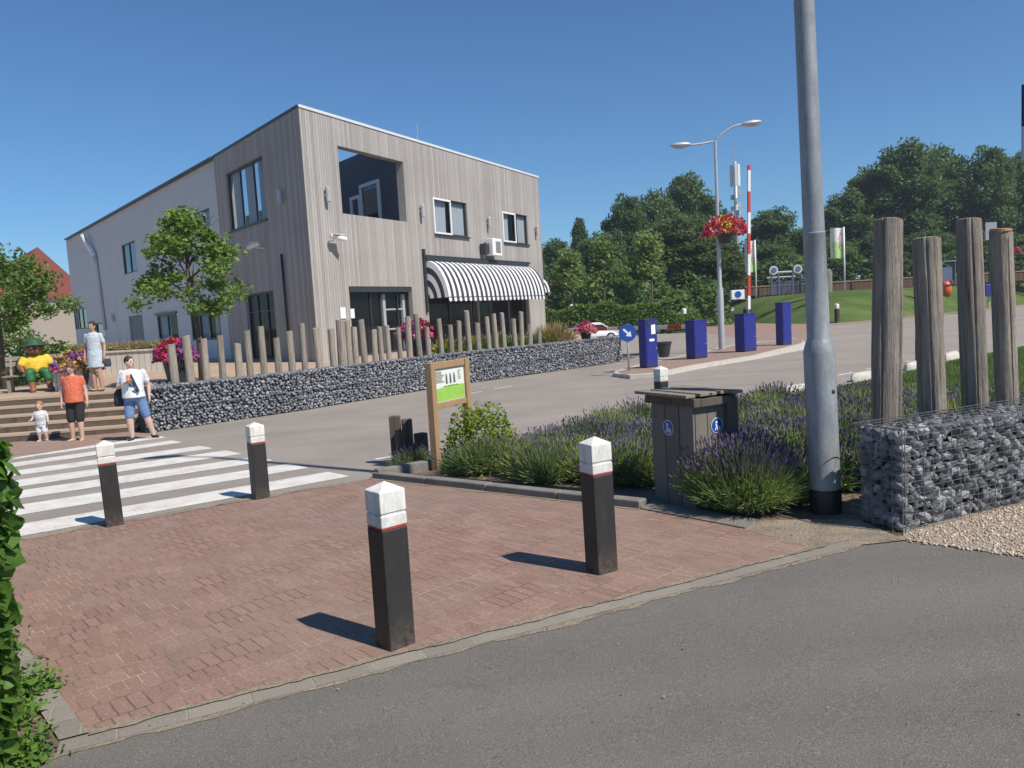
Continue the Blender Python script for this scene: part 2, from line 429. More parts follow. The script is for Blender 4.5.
def scuffed(name, c, worn, dirt, rough, amt, zlo):
    mt, n, bs = newmat(name); oi = nd(n, 'ShaderNodeObjectInfo'); tc = nd(n, 'ShaderNodeTexCoord')
    ad = nd(n, 'ShaderNodeVectorMath', operation='ADD'); cx = nd(n, 'ShaderNodeCombineXYZ'); lk(n, mth(n, 'MULTIPLY', oi.outputs['Random'], 37), cx.inputs[0]); lk(n, tc.outputs['Object'], ad.inputs[0]); lk(n, cx.outputs[0], ad.inputs[1])
    mp = nd(n, 'ShaderNodeMapping'); mp.inputs['Scale'].default_value = (9, 9, 2.2); lk(n, ad.outputs[0], mp.inputs[0])
    a = noise(n, mp.outputs[0], 2.0, 8, .7); b = noise(n, ad.outputs[0], 34, 5, .7)
    col = mixc(n, rmp(n, a, .3, .7), dark(c, .75), dark(c, 1.3))
    col = mixc(n, rmp(n, a, .63, .70, 0, amt), col, worn)
    sp = nd(n, 'ShaderNodeSeparateXYZ'); lk(n, tc.outputs['Object'], sp.inputs[0])
    low = mth(n, 'MULTIPLY', rmp(n, sp.outputs[2], zlo+.22, zlo, 0, 1), rmp(n, b, .35, .7))
    col = mixc(n, mth(n, 'MULTIPLY', low, .75), col, dirt)
    lk(n, col, bs.inputs['Base Color']); bs.inputs['Roughness'].default_value = rough; bump(n, bs, mth(n, 'ADD', a, mth(n, 'MULTIPLY', b, .3)), .004, .8); MATS[name] = mt; return mt
m_black_b = scuffed('bollard_black', (.026, .025, .025), (.075, .07, .065), (.16, .13, .10), .55, .6, 0.0)
m_cap = scuffed('white_paint', (.70, .69, .66), (.52, .50, .46), (.42, .38, .33), .6, .45, .66)
m_red = plain('red_band', (.45, .04, .03), .5, .2, 9)
m_blue = scuffed('blue_cabinet', (.018, .026, .21), (.035, .045, .23), (.10, .085, .09), .42, .5, 0.0)
m_signblue = plain('sign_blue', (.015, .08, .36), .4, .05, 4)
m_signwhite = plain('sign_white', (.8, .8, .8), .5, .04, 4)
m_lid_sunlit = boardmat('sunlit_lid_timber', (.20, .165, .13), (.36, .31, .25), .05, 0, .10, .75)
m_darkwood = boardmat('dark_timber', (.075, .062, .052), (.14, .12, .10), .16, 0, .03, .6)
m_greywood = boardmat('enclosure_timber', (.125, .112, .10), (.225, .205, .18), .19, 0, .03, .6)
m_oak = boardmat('sign_oak', (.33, .21, .115), (.42, .28, .16), .12, 0, .0, .7)
m_clad = boardmat('larch_cladding', (.27, .25, .235), (.50, .475, .45), .135, 0, .07, .45)
m_render = plain('grey_render', (.52, .56, .60), .9, .08, .6)
m_frame_dark = plain('dark_frame', (.035, .038, .042), .45, .1, 5)
m_frame_white = plain('white_frame', (.78, .78, .77), .45, .05, 5)
m_trim = plain('roof_trim', (.68, .69, .70), .45, .06, 3, metal=.1)
m_glass = glassmat('window_glass')
m_glass_thru = glassmat('thin_glass', (.02, .025, .03), .03, .74)
m_dark_in = plain('interior_dark', (.03, .03, .033), .9, .2, 2)
m_curtain = plain('curtain', (.58, .63, .70), .9, .12, 5, (8, 8, .3))
m_curtain_b = plain('blue_curtain', (.22, .36, .58), .9, .12, 5, (8, 8, .3))
m_anth = plain('anthracite_wall', (.10, .105, .125), .85, .08, 2)
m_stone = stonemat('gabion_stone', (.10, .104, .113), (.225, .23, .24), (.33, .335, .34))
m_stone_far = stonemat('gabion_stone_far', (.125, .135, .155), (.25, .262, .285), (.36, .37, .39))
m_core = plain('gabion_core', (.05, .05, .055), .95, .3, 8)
m_wire = plain('gabion_wire', (.20, .21, .22), .5, .1, 8, metal=.5)
m_bark = plain('bark', (.10, .08, .06), .95, .3, 6, (1, 1, .25), bmp=.02, bscale=12)
m_skin = plain('skin', (.56, .36, .27), .55, .06, 6)
m_lf_dark = leafmat('leaf_dark', (.055, .10, .042), (.16, .25, .095), .4)
m_lf_mid = leafmat('leaf_mid', (.08, .14, .045), (.20, .30, .09), .4)
m_lf_lite = leafmat('leaf_light', (.09, .16, .035), (.22, .33, .085), .4)
m_lf_olive = leafmat('leaf_olive', (.085, .12, .055), (.20, .245, .10), .4)
m_hedge = leafmat('leaf_hedge', (.07, .13, .03), (.20, .30, .07), .4)
m_vine = leafmat('leaf_vine', (.07, .15, .028), (.20, .36, .07), .4, .5, (.22, .30, .06))
m_grass = leafmat('grass_blade', (.055, .11, .02), (.14, .21, .05), .3, .6, (.24, .21, .10))
m_lav_g = leafmat('lavender_stem', (.115, .17, .062), (.26, .335, .13), .38, .7)
m_lav_y = leafmat('lavender_pale', (.17, .22, .06), (.34, .40, .13), .35, .7)
m_lav_p = leafmat('lavender_flower', (.11, .085, .19), (.22, .175, .32), .2, .8)
m_lav_gr = leafmat('lavender_faded', (.14, .125, .16), (.26, .24, .27), .15, .8)
m_dry = leafmat('dry_grass', (.24, .19, .09), (.42, .34, .18), .25, .8)
m_yg = leafmat('yellow_green_leaf', (.13, .20, .02), (.28, .36, .05), .35)

# ================================================================== THE SETTING
def lawnmat(name, c1, c2, c3):
    mt, n, bs = newmat(name); v = coords(n)
    col = mixc(n, rmp(n, noise(n, v, .35, 6), .35, .65), c1, c2)
    col = mixc(n, rmp(n, noise(n, v, .16, 6, .7), .55, .72), col, c3)
    fine = noise(n, v, 9, 5, .75)
    col = mixc(n, 1.0, col, mixc(n, rmp(n, fine, .3, .7), (.62, .66, .62), (1.35, 1.3, 1.3)), 'MULTIPLY')
    lk(n, col, bs.inputs['Base Color']); bs.inputs['Roughness'].default_value = .95
    bs.inputs['Specular IOR Level'].default_value = .1
    bump(n, bs, fine, .12); MATS[name] = mt; return mt
m_lawn = lawnmat('lawn', (.075, .13, .034), (.13, .185, .055), (.235, .195, .11))

# ground: one sheet out to the horizon, following the gentle fall of the site
xs = [-900, -200, -60, -13, -6, 0, 5, 10, 40, 120, 300, 900]; ys = [-60, -10, 0, 5, 10, 20, 30, 60, 120, 300, 1200]
gm = MB(); gm.raw([(x, y, gz(x, y)-.004) for y in ys for x in xs],
                  [(j*len(xs)+i, j*len(xs)+i+1, (j+1)*len(xs)+i+1, (j+1)*len(xs)+i) for j in range(len(ys)-1) for i in range(len(xs)-1)])
struct(gm.build('ground', m_soil, fix=False))

# corner points of the paving
pNL = np.array([-2.01, 3.32]); pNR = np.array([2.33, 5.33]); tP = (pNR-pNL)/np.linalg.norm(pNR-pNL); nP = np.array([-tP[1], tP[0]])
k0, k1, k2 = G(372, 479)[:2], G(640, 510)[:2], G(745, 530)[:2]
zz = [G(*p)[:2] for p in ((345, 484), (256, 500), (127, 522), (20, 541))]
zfar = zz[-1] + (zz[-1]-zz[0])*.5
road_poly = [zfar, *zz[::-1], k0, np.array([-.55, 10.15]), np.array([2.0, 12.4]), np.array([4.8, 14.6]), *pl((851, 384), (905, 372), (955, 360), (1020, 347)),
             np.array([30, 32]), np.array([75, 62]), np.array([75, 100]), np.array([6, 100]), np.array([5.2, 32]), np.array([3.6, 29.3]), *pl((450, 386), (300, 411), (150, 433)),
             np.array([-9.1, 17.25]), np.array([-16, 16.2]), np.array([-22, 12])]
sheet('road', road_poly, .000, m_road)
path_poly = [pNL-tP*9, pNL, pNR, *pl((905, 541), (1024, 558)), np.array([9, 7.2]), np.array([12, -12]), np.array([-12, -12])]
sheet('path', path_poly, .000, m_path)
# concrete edging between path and bricks, then the bricks
e0 = pNL-nP*0; 
sheet('path_edging', [pNL-tP*.12, pNR+tP*.1, pNR+tP*.1+nP*.13, pNL-tP*.12+nP*.13], .005, m_grey_pave)
qe = G(905, 541)[:2]; te = (qe-pNR)/np.linalg.norm(qe-pNR)
sheet('path_edging', [pNR+tP*.1-nP*.004, qe+te*.15, qe+te*.15+nP*.10, pNR+tP*.1+nP*.128], .0045, m_sandy)
lb = G(28, 660)[:2]
left_far = zz[-1] - (zz[0]-zz[-1])/np.linalg.norm(zz[0]-zz[-1])*.05
plaza = [pNL+nP*.13, pNR+nP*.13-tP*.2, k2, k1, k0, *zz, lb + (lb-pNL)*2.2]
sheet('brick_plaza', plaza, .009, m_brick)
lt = (lb-pNL)/np.linalg.norm(lb-pNL); ln = np.array([-lt[1], lt[0]])
sheet('side_edging', [pNL+nP*.13-tP*.12, pNL+nP*.13, lb+(lb-pNL)*2, lb+(lb-pNL)*2+ln*.14], .0125, m_grey_pave)
def ragged(name, a, b, w0, w1, dz, mat, step=.05, amp=.03, seed=1):
    a, b = np.array(a[:2]), np.array(b[:2]); L = np.linalg.norm(b-a); t = (b-a)/L; nn_ = np.array([-t[1], t[0]]); r4 = random.Random(seed); n = int(L/step)
    lo = []; hi = []; j0 = j1 = 0
    for i in range(n+1):
        j0 = j0*.6+r4.uniform(-amp, amp)*.6; j1 = j1*.6+r4.uniform(-amp, amp)*.6; p = a+t*(L*i/n); lo.append(p+nn_*(w0+j0)); hi.append(p+nn_*(w1+j1))
    vs = [(p[0], p[1], gz(p[0], p[1])+dz) for p in lo+hi]; m_ = n+1
    return struct(MB().raw(vs, [(i, i+1, m_+i+1, m_+i) for i in range(n)]).build(name, mat, fix=False))
ragged('edge_sand', pNL-tP*.2, pNR+tP*.1, -.035, .02, .0032, m_sandy, seed=2)
ragged('edge_sand', pNL+tP*.0, pNR-tP*.1, .105, .150, .0122, m_sandy, amp=.022, seed=3)
ragged('edge_sand', k1, k0, -.02, .05, .0125, m_sandy, amp=.03, seed=4)
ragged('edge_sand', zz[0], zz[-1], -.09, .03, .0125, m_sandy, amp=.05, seed=5)
# soil bed with raised kerb
def kerb(name, a, b, width, h, mat, seg=.95):
    a, b = np.array(a), np.array(b); L = np.linalg.norm(b-a); t = (b-a)/L; nn_ = np.array([-t[1], t[0]]); mb = MB(); n = max(1, round(L/seg))
    for i in range(n):
        p = a+t*(L*i/n+.004); q = a+t*(L*(i+1)/n-.004)
        poly = [p, q, q+nn_*width, p+nn_*width]
        j = random.uniform(-.004, .004)
        vs = [(v[0], v[1], gz(v[0], v[1])-.1) for v in poly]+[(v[0], v[1], gz(v[0], v[1])+h+j) for v in poly]
        mb.raw(vs, [(3, 2, 1, 0), (4, 5, 6, 7), (0, 1, 5, 4), (1, 2, 6, 5), (2, 3, 7, 6), (3, 0, 4, 7)])
    return struct(mb.build(name, mat, bevel=.012))
kerb('bed_kerb', k1, k0, -.13, .085, m_kerb)
kerb('bed_kerb', k0+np.array([.02, .05]), np.array([-.50, 10.2]), -.13, .12, m_kerb)
kerb('bed_kerb', np.array([-.42, 10.22]), np.array([2.0, 12.4]), -.13, .11, m_kerb)
kerb('bed_kerb', np.array([2.08, 12.47]), np.array([5.0, 14.7]), -.13, .11, m_kerb)
sheet('flat_kerb', [k1, k2, k2+np.array([.17, .22]), k1+np.array([.17, .20])], .02, m_kerb, thick=.1)
sheet('sand_strip', [k2, pNR+nP*.13-tP*.2, pNR+nP*.13+tP*.1, G(905, 541)[:2], G(858, 520)[:2], G(800, 520)[:2], k2+np.array([.17, .22])], .006, m_sandy)
# zebra crossing
za, zb = G(18, 534)[:2], G(345, 477)[:2]; zt = (zb-za)/np.linalg.norm(zb-za)
zfl = [G(18, v)[:2] for v in (534, 509, 491, 476)]
stripes = [((18, 537), (18, 524), (350, 476.5), (328, 472)), ((18, 515.5), (18, 504.5), (309, 468), (289, 464)), ((18, 499), (18, 490.5), (273, 460.5), (256, 457)),
           ((18, 487), (18, 480), (242, 454), (226, 450.5)), ((18, 475.5), (18, 470), (213, 448.5), (200, 446)), ((18, 466.5), (18, 462), (182, 442.5), (172, 440.5)), ((18, 458.8), (60, 452), (166, 437.5), (157, 435.5))]
m_wpaint = m_white
for i, (a, b, c, d) in enumerate(stripes):
    A, B, Cc, Dd = (G(*q)[:2] for q in (a, b, c, d))
    t = (Cc-A)/np.linalg.norm(Cc-A); A = A-t*1.6; B = B-t*1.6
    struct(sheet('zebra_stripe', [A, Cc, Dd, B], .004, m_white))
# lane dashes
def dash(p, q, wd=.1):
    a, b = G(*p)[:2], G(*q)[:2]; o = off_line(a, b, wd/2); sheet('lane_dash', [a-o, b-o, b+o, a+o], .004, m_white)
for p, q in (((375, 459.5), (396, 456)), ((463, 395), (482, 391.5)), ((494, 389), (513, 386)), ((775, 393), (798, 388.5)), ((838, 375.5), (853, 372.5)), ((866, 369.5), (884, 366)), ((897, 363), (910, 361)), ((925, 357), (938, 354.5)), ((760, 397), (768, 395.5))):
    dash(p, q)
# far pavement, red footway and traffic island
isl = pl((613, 376.5), (630, 379), (660, 377), (700, 368.5), (760, 358.5), (812, 348))
isb = [np.array(q) for q in ((13.6, 36.5), (9.5, 33.5), (6.5, 29.5), (4.6, 26.6), (3.3, 24.0))]
sheet('traffic_island', isl+isb, .11, m_kerb_pale, thick=.25)
inner = [np.array(p)+np.array([-.14, .36]) for p in isl]; inner[0] = np.array([3.25, 23.6]); inner[-1] = np.array([12.4, 32.6])
sheet('island_paving', inner+[q+np.array([.15, -.15]) for q in isb], .114, m_brick_far)
sheet('far_footway', [np.array(q) for q in ((15.2, 36.5), (17.5, 44), (21.5, 51.5), (31, 57.2), (48, 71.5), (70, 92), (70, 96), (48.1, 74.2), (31, 60.0), (22.9, 54.3), (21.7, 59), (20.9, 69.7), (20.5, 95), (12, 95), (13, 50), (12.6, 38))], .004, m_brick_far)
# terrace behind the long gabion wall and the wooden steps up to it
SD = np.array([.989, .148]); SN = np.array([-.148, .989]); S0 = np.array([-8.75, 17.35])
GA = G(150, 433)[:2]; GB = np.array([4.55, 30.9])
wall_pts = [GA, G(300, 411)[:2], G(450, 386)[:2], np.array([3.4, 29.6]), GB]
terr = [S0+SN*1.7-SD*12, S0+SN*1.7, *[p+np.array([-.2, .25]) for p in wall_pts[0:]], np.array([3.7, 50]), np.array([0, 70]), np.array([-40, 110]), np.array([-80, 80]), np.array([-40, 18])]
sheet('terrace', terr, 0, m_terr, flat_z=ZT)
m_step = boardmat('step_boards', (.40, .31, .235), (.48, .38, .29), .14, 1, .03, .5)
stp = MB()
zg = gz(-11, 17.3)
for i in range(5):
    f0 = .42*i; z1 = zg+(ZT-zg)*(i+1)/5 - (.004 if i == 4 else 0)
    stp.box((-4.5, f0+1.5, (z1+zg)/2-.2), (9.4, 3.0, z1-zg+.4))
    stp.box((-4.5, f0-.0, z1-.02), (9.44, .018, .044))
struct(stp.build('terrace_steps', m_step, loc=(S0[0], S0[1], 0), rz=math.atan2(SD[1], SD[0])))
sheet('crossing_pavement', [S0-SD*9, S0, GA+np.array([-.05, -.05]), G(166, 437)[:2], G(60, 451)[:2], G(10, 458)[:2]-np.array([4, .2])], .003, m_brick_far)
# lawn mound across the road
lawn_front = [np.array(q) for q in ((-30, 140), (12, 120), (20.5, 95), (20.9, 69.7), (21.7, 59.1), (22.9, 54.3), (31, 59.9), (48.1, 74.1), (80, 100), (150, 150))]
rows = [lawn_front]
mv = []; mf = []
ridge = [(0, 0), (.06, .25), (.2, .8), (.4, 1.55), (.62, 2.05), (.85, 2.3), (1.2, 2.4), (3.0, 2.45), (12.0, 2.5)]
for j, (k, hgt) in enumerate(ridge):
    for i, p in enumerate(lawn_front):
        out = np.array([.40, .92])*16*k
        q = p+out; hh = hgt*(0.0 if i < 2 else (.8 if i == 2 else 1.0))
        mv.append((q[0], q[1], gz(p[0], p[1])-.01+hh+(.12*math.sin(i*2.1+j*1.7) if 0 < j else 0)))
nl = len(lawn_front)
for j in range(len(ridge)-1):
    for i in range(nl-1): mf.append((j*nl+i, j*nl+i+1, (j+1)*nl+i+1, (j+1)*nl+i))
mo = MB().raw(mv, mf).build('lawn_mound', m_lawn, smooth=True); struct(mo)
sub = mo.modifiers.new('sub', 'SUBSURF'); sub.levels = sub.render_levels = 2
MOUND_TOP = gz(30, 60)+2.4
# small verge of grass on this side of the road
verge = pl((790, 398), (851, 384), (905, 372), (955, 360), (1024, 346), (1060, 339)) + [np.array(q) for q in ((22, 22), (12, 11.5), (8.2, 9.6), (6.2, 10.8), (5.2, 12.6))]
sheet('grass_verge', verge, .012, m_lawn)
m_grav = plain('gravel_bed', (.40, .33, .26), .95, .3, 40, bmp=.01)
sheet('gravel_strip', [G(905, 540)[:2], *pl((1024, 557)), np.array([9, 7.2]), np.array([12, 10]), np.array([2.84, 5.6])], .004, m_grav)

# ================================================================== BUILDING
def rect_wall(mb, L, z0, z1, holes, thick, mi=0, mi_rev=0, ends=False, cut0=0.0, cut1=0.0):
    """wall in local x (along) / y (inward) / z, with rectangular openings and their reveals"""
    X = sorted({0, L, *[h[0] for h in holes], *[h[1] for h in holes]}); Zs = sorted({z0, z1, *[h[2] for h in holes], *[h[3] for h in holes]})
    for i in range(len(X)-1):
        for j in range(len(Zs)-1):
            cx, cz = (X[i]+X[i+1])/2, (Zs[j]+Zs[j+1])/2
            if any(h[0] < cx < h[1] and h[2] < cz < h[3] for h in holes): continue
            a, b, c, d = X[i], X[i+1], Zs[j], Zs[j+1]
            mb.raw([(a, 0, c), (b, 0, c), (b, 0, d), (a, 0, d)], [(0, 1, 2, 3)], mi)
            a2, b2 = max(a, cut0), min(b, L-cut1)
            if b2 > a2: mb.raw([(a2, thick, c), (b2, thick, c), (b2, thick, d), (a2, thick, d)], [(3, 2, 1, 0)], mi)
    for a, b, c, d in holes:
        mb.raw([(a, 0, c), (b, 0, c), (b, thick, c), (a, thick, c)], [(3, 2, 1, 0)], mi_rev)
        mb.raw([(a, 0, d), (b, 0, d), (b, thick, d), (a, thick, d)], [(0, 1, 2, 3)], mi_rev)
        mb.raw([(a, 0, c), (a, thick, c), (a, thick, d), (a, 0, d)], [(0, 1, 2, 3)], mi_rev)
        mb.raw([(b, 0, c), (b, thick, c), (b, thick, d), (b, 0, d)], [(3, 2, 1, 0)], mi_rev)
    mb.raw([(0, 0, z1), (L, 0, z1), (L-cut1, thick, z1), (cut0, thick, z1)], [(0, 1, 2, 3)], mi)
    if ends:
        mb.raw([(0, 0, z0), (0, thick, z0), (0, thick, z1), (0, 0, z1)], [(3, 2, 1, 0)], mi)
        mb.raw([(L, 0, z0), (L, thick, z0), (L, thick, z1), (L, 0, z1)], [(0, 1, 2, 3)], mi)
CRN = np.array([-6.935, 27.87]); ANG_R = R(62.13); ANG_L = R(128.5); ANG_G = R(129.75); ROOF = 9.39; LEN_R = 19.5
dL = np.array([math.cos(ANG_L), math.sin(ANG_L)]); LEN_L = 9.26
P1 = CRN+dL*LEN_L                                     # timber ends, grey render begins
dG = np.array([math.cos(ANG_G), math.sin(ANG_G)]); LEN_G = 33.1
nG_in = np.array([math.sin(ANG_G), -math.cos(ANG_G)])
G1 = P1+nG_in*.12; GE = G1+dG*LEN_G
bld = thing('timber_clad_building', 'two-storey building with weathered vertical timber boards at its corner and a long grey rendered side', 'building', (CRN[0], CRN[1], ZT))
def frame(name, o, ang):
    e = dict(o=np.array(o), ang=ang); return e
FR = dict(o=CRN, ang=ANG_R, rot=ANG_R); FL = dict(o=P1, ang=ANG_L-math.pi, rot=ANG_L-math.pi); FG = dict(o=GE, ang=ANG_G-math.pi, rot=ANG_G-math.pi)
def inf(fr, o):
    """place a part built in facade coordinates (x along, y inward, z up from the terrace) under the building"""
    o.parent = bld; o.location = (fr['o'][0]-CRN[0], fr['o'][1]-CRN[1], 0); o.rotation_euler = (0, 0, fr['rot']); return o
def fp(fr, u, v):
    s, z = FP(u, v, fr['o'], fr['ang']); return s, z-ZT
def frect(fr, tl, tr_, br, bl):
    q = [fp(fr, *p) for p in (tl, tr_, br, bl)]
    return ((q[0][0]+q[3][0])/2, (q[1][0]+q[2][0])/2, (q[2][1]+q[3][1])/2, (q[0][1]+q[1][1])/2)
HT = ROOF-ZT
log = frect(FR, (337.7, 145.7), (402.3, 161.5), (407.7, 222), (342.3, 213.3))
w1 = frect(FR, (432.7, 197.7), (466, 202.3), (468.5, 237), (435, 234))
w2 = frect(FR, (502, 211), (526.7, 215.7), (528.7, 245), (504, 241.7))
dr = frect(FR, (350, 286.5), (412, 286.5), (415, 340), (353, 360)); dr = (dr[0], dr[1], .02, dr[3])
aw = frect(FR, (423, 261), (527, 261.5), (530, 320), (428, 320)); aw = (aw[0]+.15, aw[1]-.1, .02, aw[3]-.1)
rb = MB(); rect_wall(rb, LEN_R, -.3, HT, [log, w1, w2, dr, aw], .38, cut0=.6)
inf(FR, rb.build('timber_facade', m_clad, fix=False))
wl = frect(FL, (225, 172.7), (261.7, 156.7), (267.7, 220), (230.7, 230))
gl = frect(FL, (245, 293), (273.5, 292), (277, 345), (249, 345)); gl = (gl[0], gl[1], .02, gl[3])
lbm = MB(); rect_wall(lbm, LEN_L, -.3, HT, [wl, gl], .36, ends=False, cut1=.6)
lbm.raw([(0, 0, -.3), (0, .36, -.3), (0, .36, HT), (0, 0, HT)], [(3, 2, 1, 0)])
inf(FL, lbm.build('timber_facade', m_clad, fix=False))
gw = [frect(FG, (121.7, 245), (135, 240), (137.5, 271), (124, 275)), frect(FG, (149, 235), (167, 229), (169, 251), (151, 256)), frect(FG, (193, 213.5), (209, 208), (211, 229), (196, 233))]
gd = [frect(FG, (128.3, 317), (142, 314), (145, 342), (131.5, 344)), frect(FG, (157, 316), (177, 313), (179, 341), (159, 342)), frect(FG, (190, 316), (219, 311), (222, 338), (193, 342)),
      frect(FG, (73.5, 310), (86, 307), (87.5, 328), (75.5, 330)), frect(FG, (95.5, 324), (104, 322), (105, 337), (97, 338))]
gbm = MB(); rect_wall(gbm, LEN_G, -.3, HT-.02, gw+gd, .34, ends=True)
inf(FG, gbm.build('rendered_wall', m_render, fix=False))
# base strip, roof edge trim
t = MB(); t.prism([(-.02, -.035), (LEN_R+.05, -.035), (LEN_R+.05, .22), (.36, .22)], HT+.002, HT+.1); inf(FR, t.build('roof_edge', m_trim))
t = MB(); t.prism([(0, -.035), (LEN_L-.03, -.035), (LEN_L-.40, .22), (0, .22)], HT+.001, HT+.096); inf(FL, t.build('roof_edge', m_frame_dark))
t = MB(); t.box((LEN_G/2, -.01, HT+.02), (LEN_G, .44, .08)); inf(FG, t.build('roof_edge', m_frame_dark, fix=False))
# roof behind the open balcony corner
def roofpoly(): 
    a = CRN+np.array([math.cos(ANG_R), math.sin(ANG_R)])*(log[1]+.45)+np.array([-math.sin(ANG_R), math.cos(ANG_R)])*.38
    b = CRN+np.array([math.cos(ANG_R), math.sin(ANG_R)])*(LEN_R-.05)+np.array([-math.sin(ANG_R), math.cos(ANG_R)])*.38
    return [a, b, b+dL*40, a+dL*40]
t = MB(); t.prism([q-CRN for q in roofpoly()], HT-.9, HT-.7); t.build('roof_deck', m_frame_dark, bld)
# inner wall of the corner balcony, in line with the left side
aI = log[1]+.02
iw = MB(); rel = ANG_L-ANG_R; cI, sI = math.cos(rel), math.sin(rel)
oI = CRN+np.array([math.cos(ANG_R), math.sin(ANG_R)])*aI+np.array([-math.sin(ANG_R), math.cos(ANG_R)])*.39
FI = dict(o=oI, ang=ANG_L, rot=ANG_L)
ztop = max(fp(FI, 360, 153)[1], fp(FI, 341, 161.5)[1]); ztop = fp(FI, 352, 156.5)[1]
di = frect(FI, (401, 187), (361, 187), (361, 222), (401, 222))
LI = 11.0
def iwq(a, b, c, d, off, th, mi=0): iw.box(((a+b)/2, -off-th/2, (c+d)/2), (b-a, th, d-c), mi=mi)
inf(FI, MB().box((LI/2, -.13, (log[2]-.3+ztop)/2), (LI, .24, ztop-log[2]+.3)).build('balcony_wall', m_anth))
# white-framed balcony door and window on that wall (outer side is +y of FI: towards the balcony)
sA, zA = fp(FI, 361.5, 187); sB, zB = fp(FI, 379.5, 190); sC, zC = fp(FI, 353, 199)
ff = MB()
def fbars(mb, a, b, c, d, y, wd, dp):
    for q in ((a, c, a, d), (b, c, b, d)): mb.box((q[0], y, (c+d)/2), (wd, dp, d-c+wd))
    for z in (c, d): mb.box(((a+b)/2, y, z), (abs(b-a)-wd, dp, wd))
lo_, hi_ = min(sA, sB), max(sA, sB)
fbars(ff, lo_, hi_, log[2]-.2, zA, .05, .16, .1); fbars(ff, hi_+.2, max(sC, hi_+1.0), log[2]-.2, zC, .05, .16, .1)
bd = inf(FI, ff.build('balcony_door', m_frame_white, bevel=.01))
MB().box(((lo_+hi_)/2, .02, (log[2]-.2+zA)/2), (hi_-lo_-.14, .02, zA-log[2])).build('pane', m_glass, bd)
t = MB(); t.prism([q-CRN for q in (CRN+(dL+np.array([math.cos(ANG_R), math.sin(ANG_R)]))*.55, oI+dL*.4, oI+dL*8.5, CRN+dL*8.6+np.array([math.cos(ANG_R), math.sin(ANG_R)])*.55)], log[2]-.28, log[2]-.05); t.build('balcony_floor', m_frame_dark, bld)

def window(fr, r, mull=(), fmat=None, inset=.10, fw=.07, curtain=None, sash=None, pane=None, back=True, hbar=(), name='window'):
    a, b, c, d = r; fm = fmat or m_frame_dark; mb = MB(); y = inset
    fbars(mb, a+fw/2+.004, b-fw/2-.004, c+fw/2+.004, d-fw/2-.004, y, fw, .08)
    for q in mull: mb.box((a+(b-a)*q, y, (c+d)/2), (fw*.8, .078, d-c-2*fw))
    for q in hbar: mb.box(((a+b)/2, y, c+(d-c)*q), (b-a-2*fw, .074, fw*.7))
    o = inf(fr, mb.build(name, fm, bevel=.006))
    MB().raw([(a+fw/2, y+.012, c+fw/2), (b-fw/2, y+.012, c+fw/2), (b-fw/2, y+.012, d-fw/2), (a+fw/2, y+.012, d-fw/2)], [(0, 1, 2, 3)]).build('pane', pane or m_glass, o, fix=False)
    if sash:
        s = MB(); fbars(s, a+.05, a+(b-a)*sash, c+.05, d-.05, y-.075, .09, .06); s.build('sash', m_frame_white, o, bevel=.008)
    if curtain:
        for (q0, q1, cm) in curtain:
            cb = MB(); n = 26; vs = []
            for i in range(n+1):
                x = a+(b-a)*(q0+(q1-q0)*i/n); yy = y+.12+.035*math.sin(i*1.9)+.012*math.sin(i*5)
                vs += [(x, yy, c+.05), (x+(.04*math.sin(i)), yy, d-.06)]
            cb.raw(vs, [(2*i, 2*i+2, 2*i+3, 2*i+1) for i in range(n)]); cb.build('curtain', cm, o, smooth=True, fix=False)
    if back:
        bb = MB(); bb.box(((a+b)/2, 1.15, (c+d)/2), (b-a+.6, .05, d-c+.6)); bb.box(((a+b)/2, .8, d+.25), (b-a+.6, .75, .05)); bb.box(((a+b)/2, .8, c-.25), (b-a+.6, .75, .05))
        for x in (a-.3, b+.3): bb.box((x, .8, (c+d)/2), (.05, .75, d-c+.6))
        bb.build('dark_backing', m_dark_in, o)  # added backing box, near-black colour stands in for the unlit interior
    return o
window(FR, w1, (.52,), sash=.5, curtain=((.02, .42, m_curtain), (.6, .98, m_curtain)), pane=m_glass_thru)
window(FR, w2, (.52,), sash=.5, curtain=((.02, .3, m_curtain), (.7, .98, m_curtain)), pane=m_glass_thru)
for r in (w1, w2):
    inf(FR, MB().box(((r[0]+r[1])/2, -.03, r[2]-.03), (r[1]-r[0]+.12, .16, .05)).build('window_sill', m_frame_dark))
window(FL, wl, (.34, .7), inset=.12, back=False, curtain=((.05, .3, m_curtain), (.4, .66, m_curtain), (.74, .9, m_curtain)), pane=m_glass_thru)
inf(FL, MB().box(((wl[0]+wl[1])/2, .02, wl[2]-.04), (wl[1]-wl[0]+.1, .2, .06)).build('window_sill', m_frame_dark))
window(FL, gl, (.33, .66), inset=.16, hbar=(.72,), name='glazed_door', pane=m_glass_thru)
# entrance: glazed doors with pale glazing bars seen inside
do = window(FR, dr, (.36, .52, .8), inset=.22, hbar=(), name='entrance_door', pane=m_glass_thru)
t = MB(); xw = dr[1]-dr[0]
for q in (.60, .93): t.box((dr[0]+xw*q, .32, dr[3]*.5-.1), (.17, .12, dr[3]-.4))
for z in (.36, .66): t.box((dr[0]+xw*.765, .32, dr[3]*z), (xw*.30, .06, .07))
t.build('inner_glazing_bar', m_frame_white, do, bevel=.01)
inf(FR, MB().box(((dr[0]+dr[1])/2, .05, dr[3]-.12), (xw-.1, .12, .2)).build('door_header', m_frame_dark))
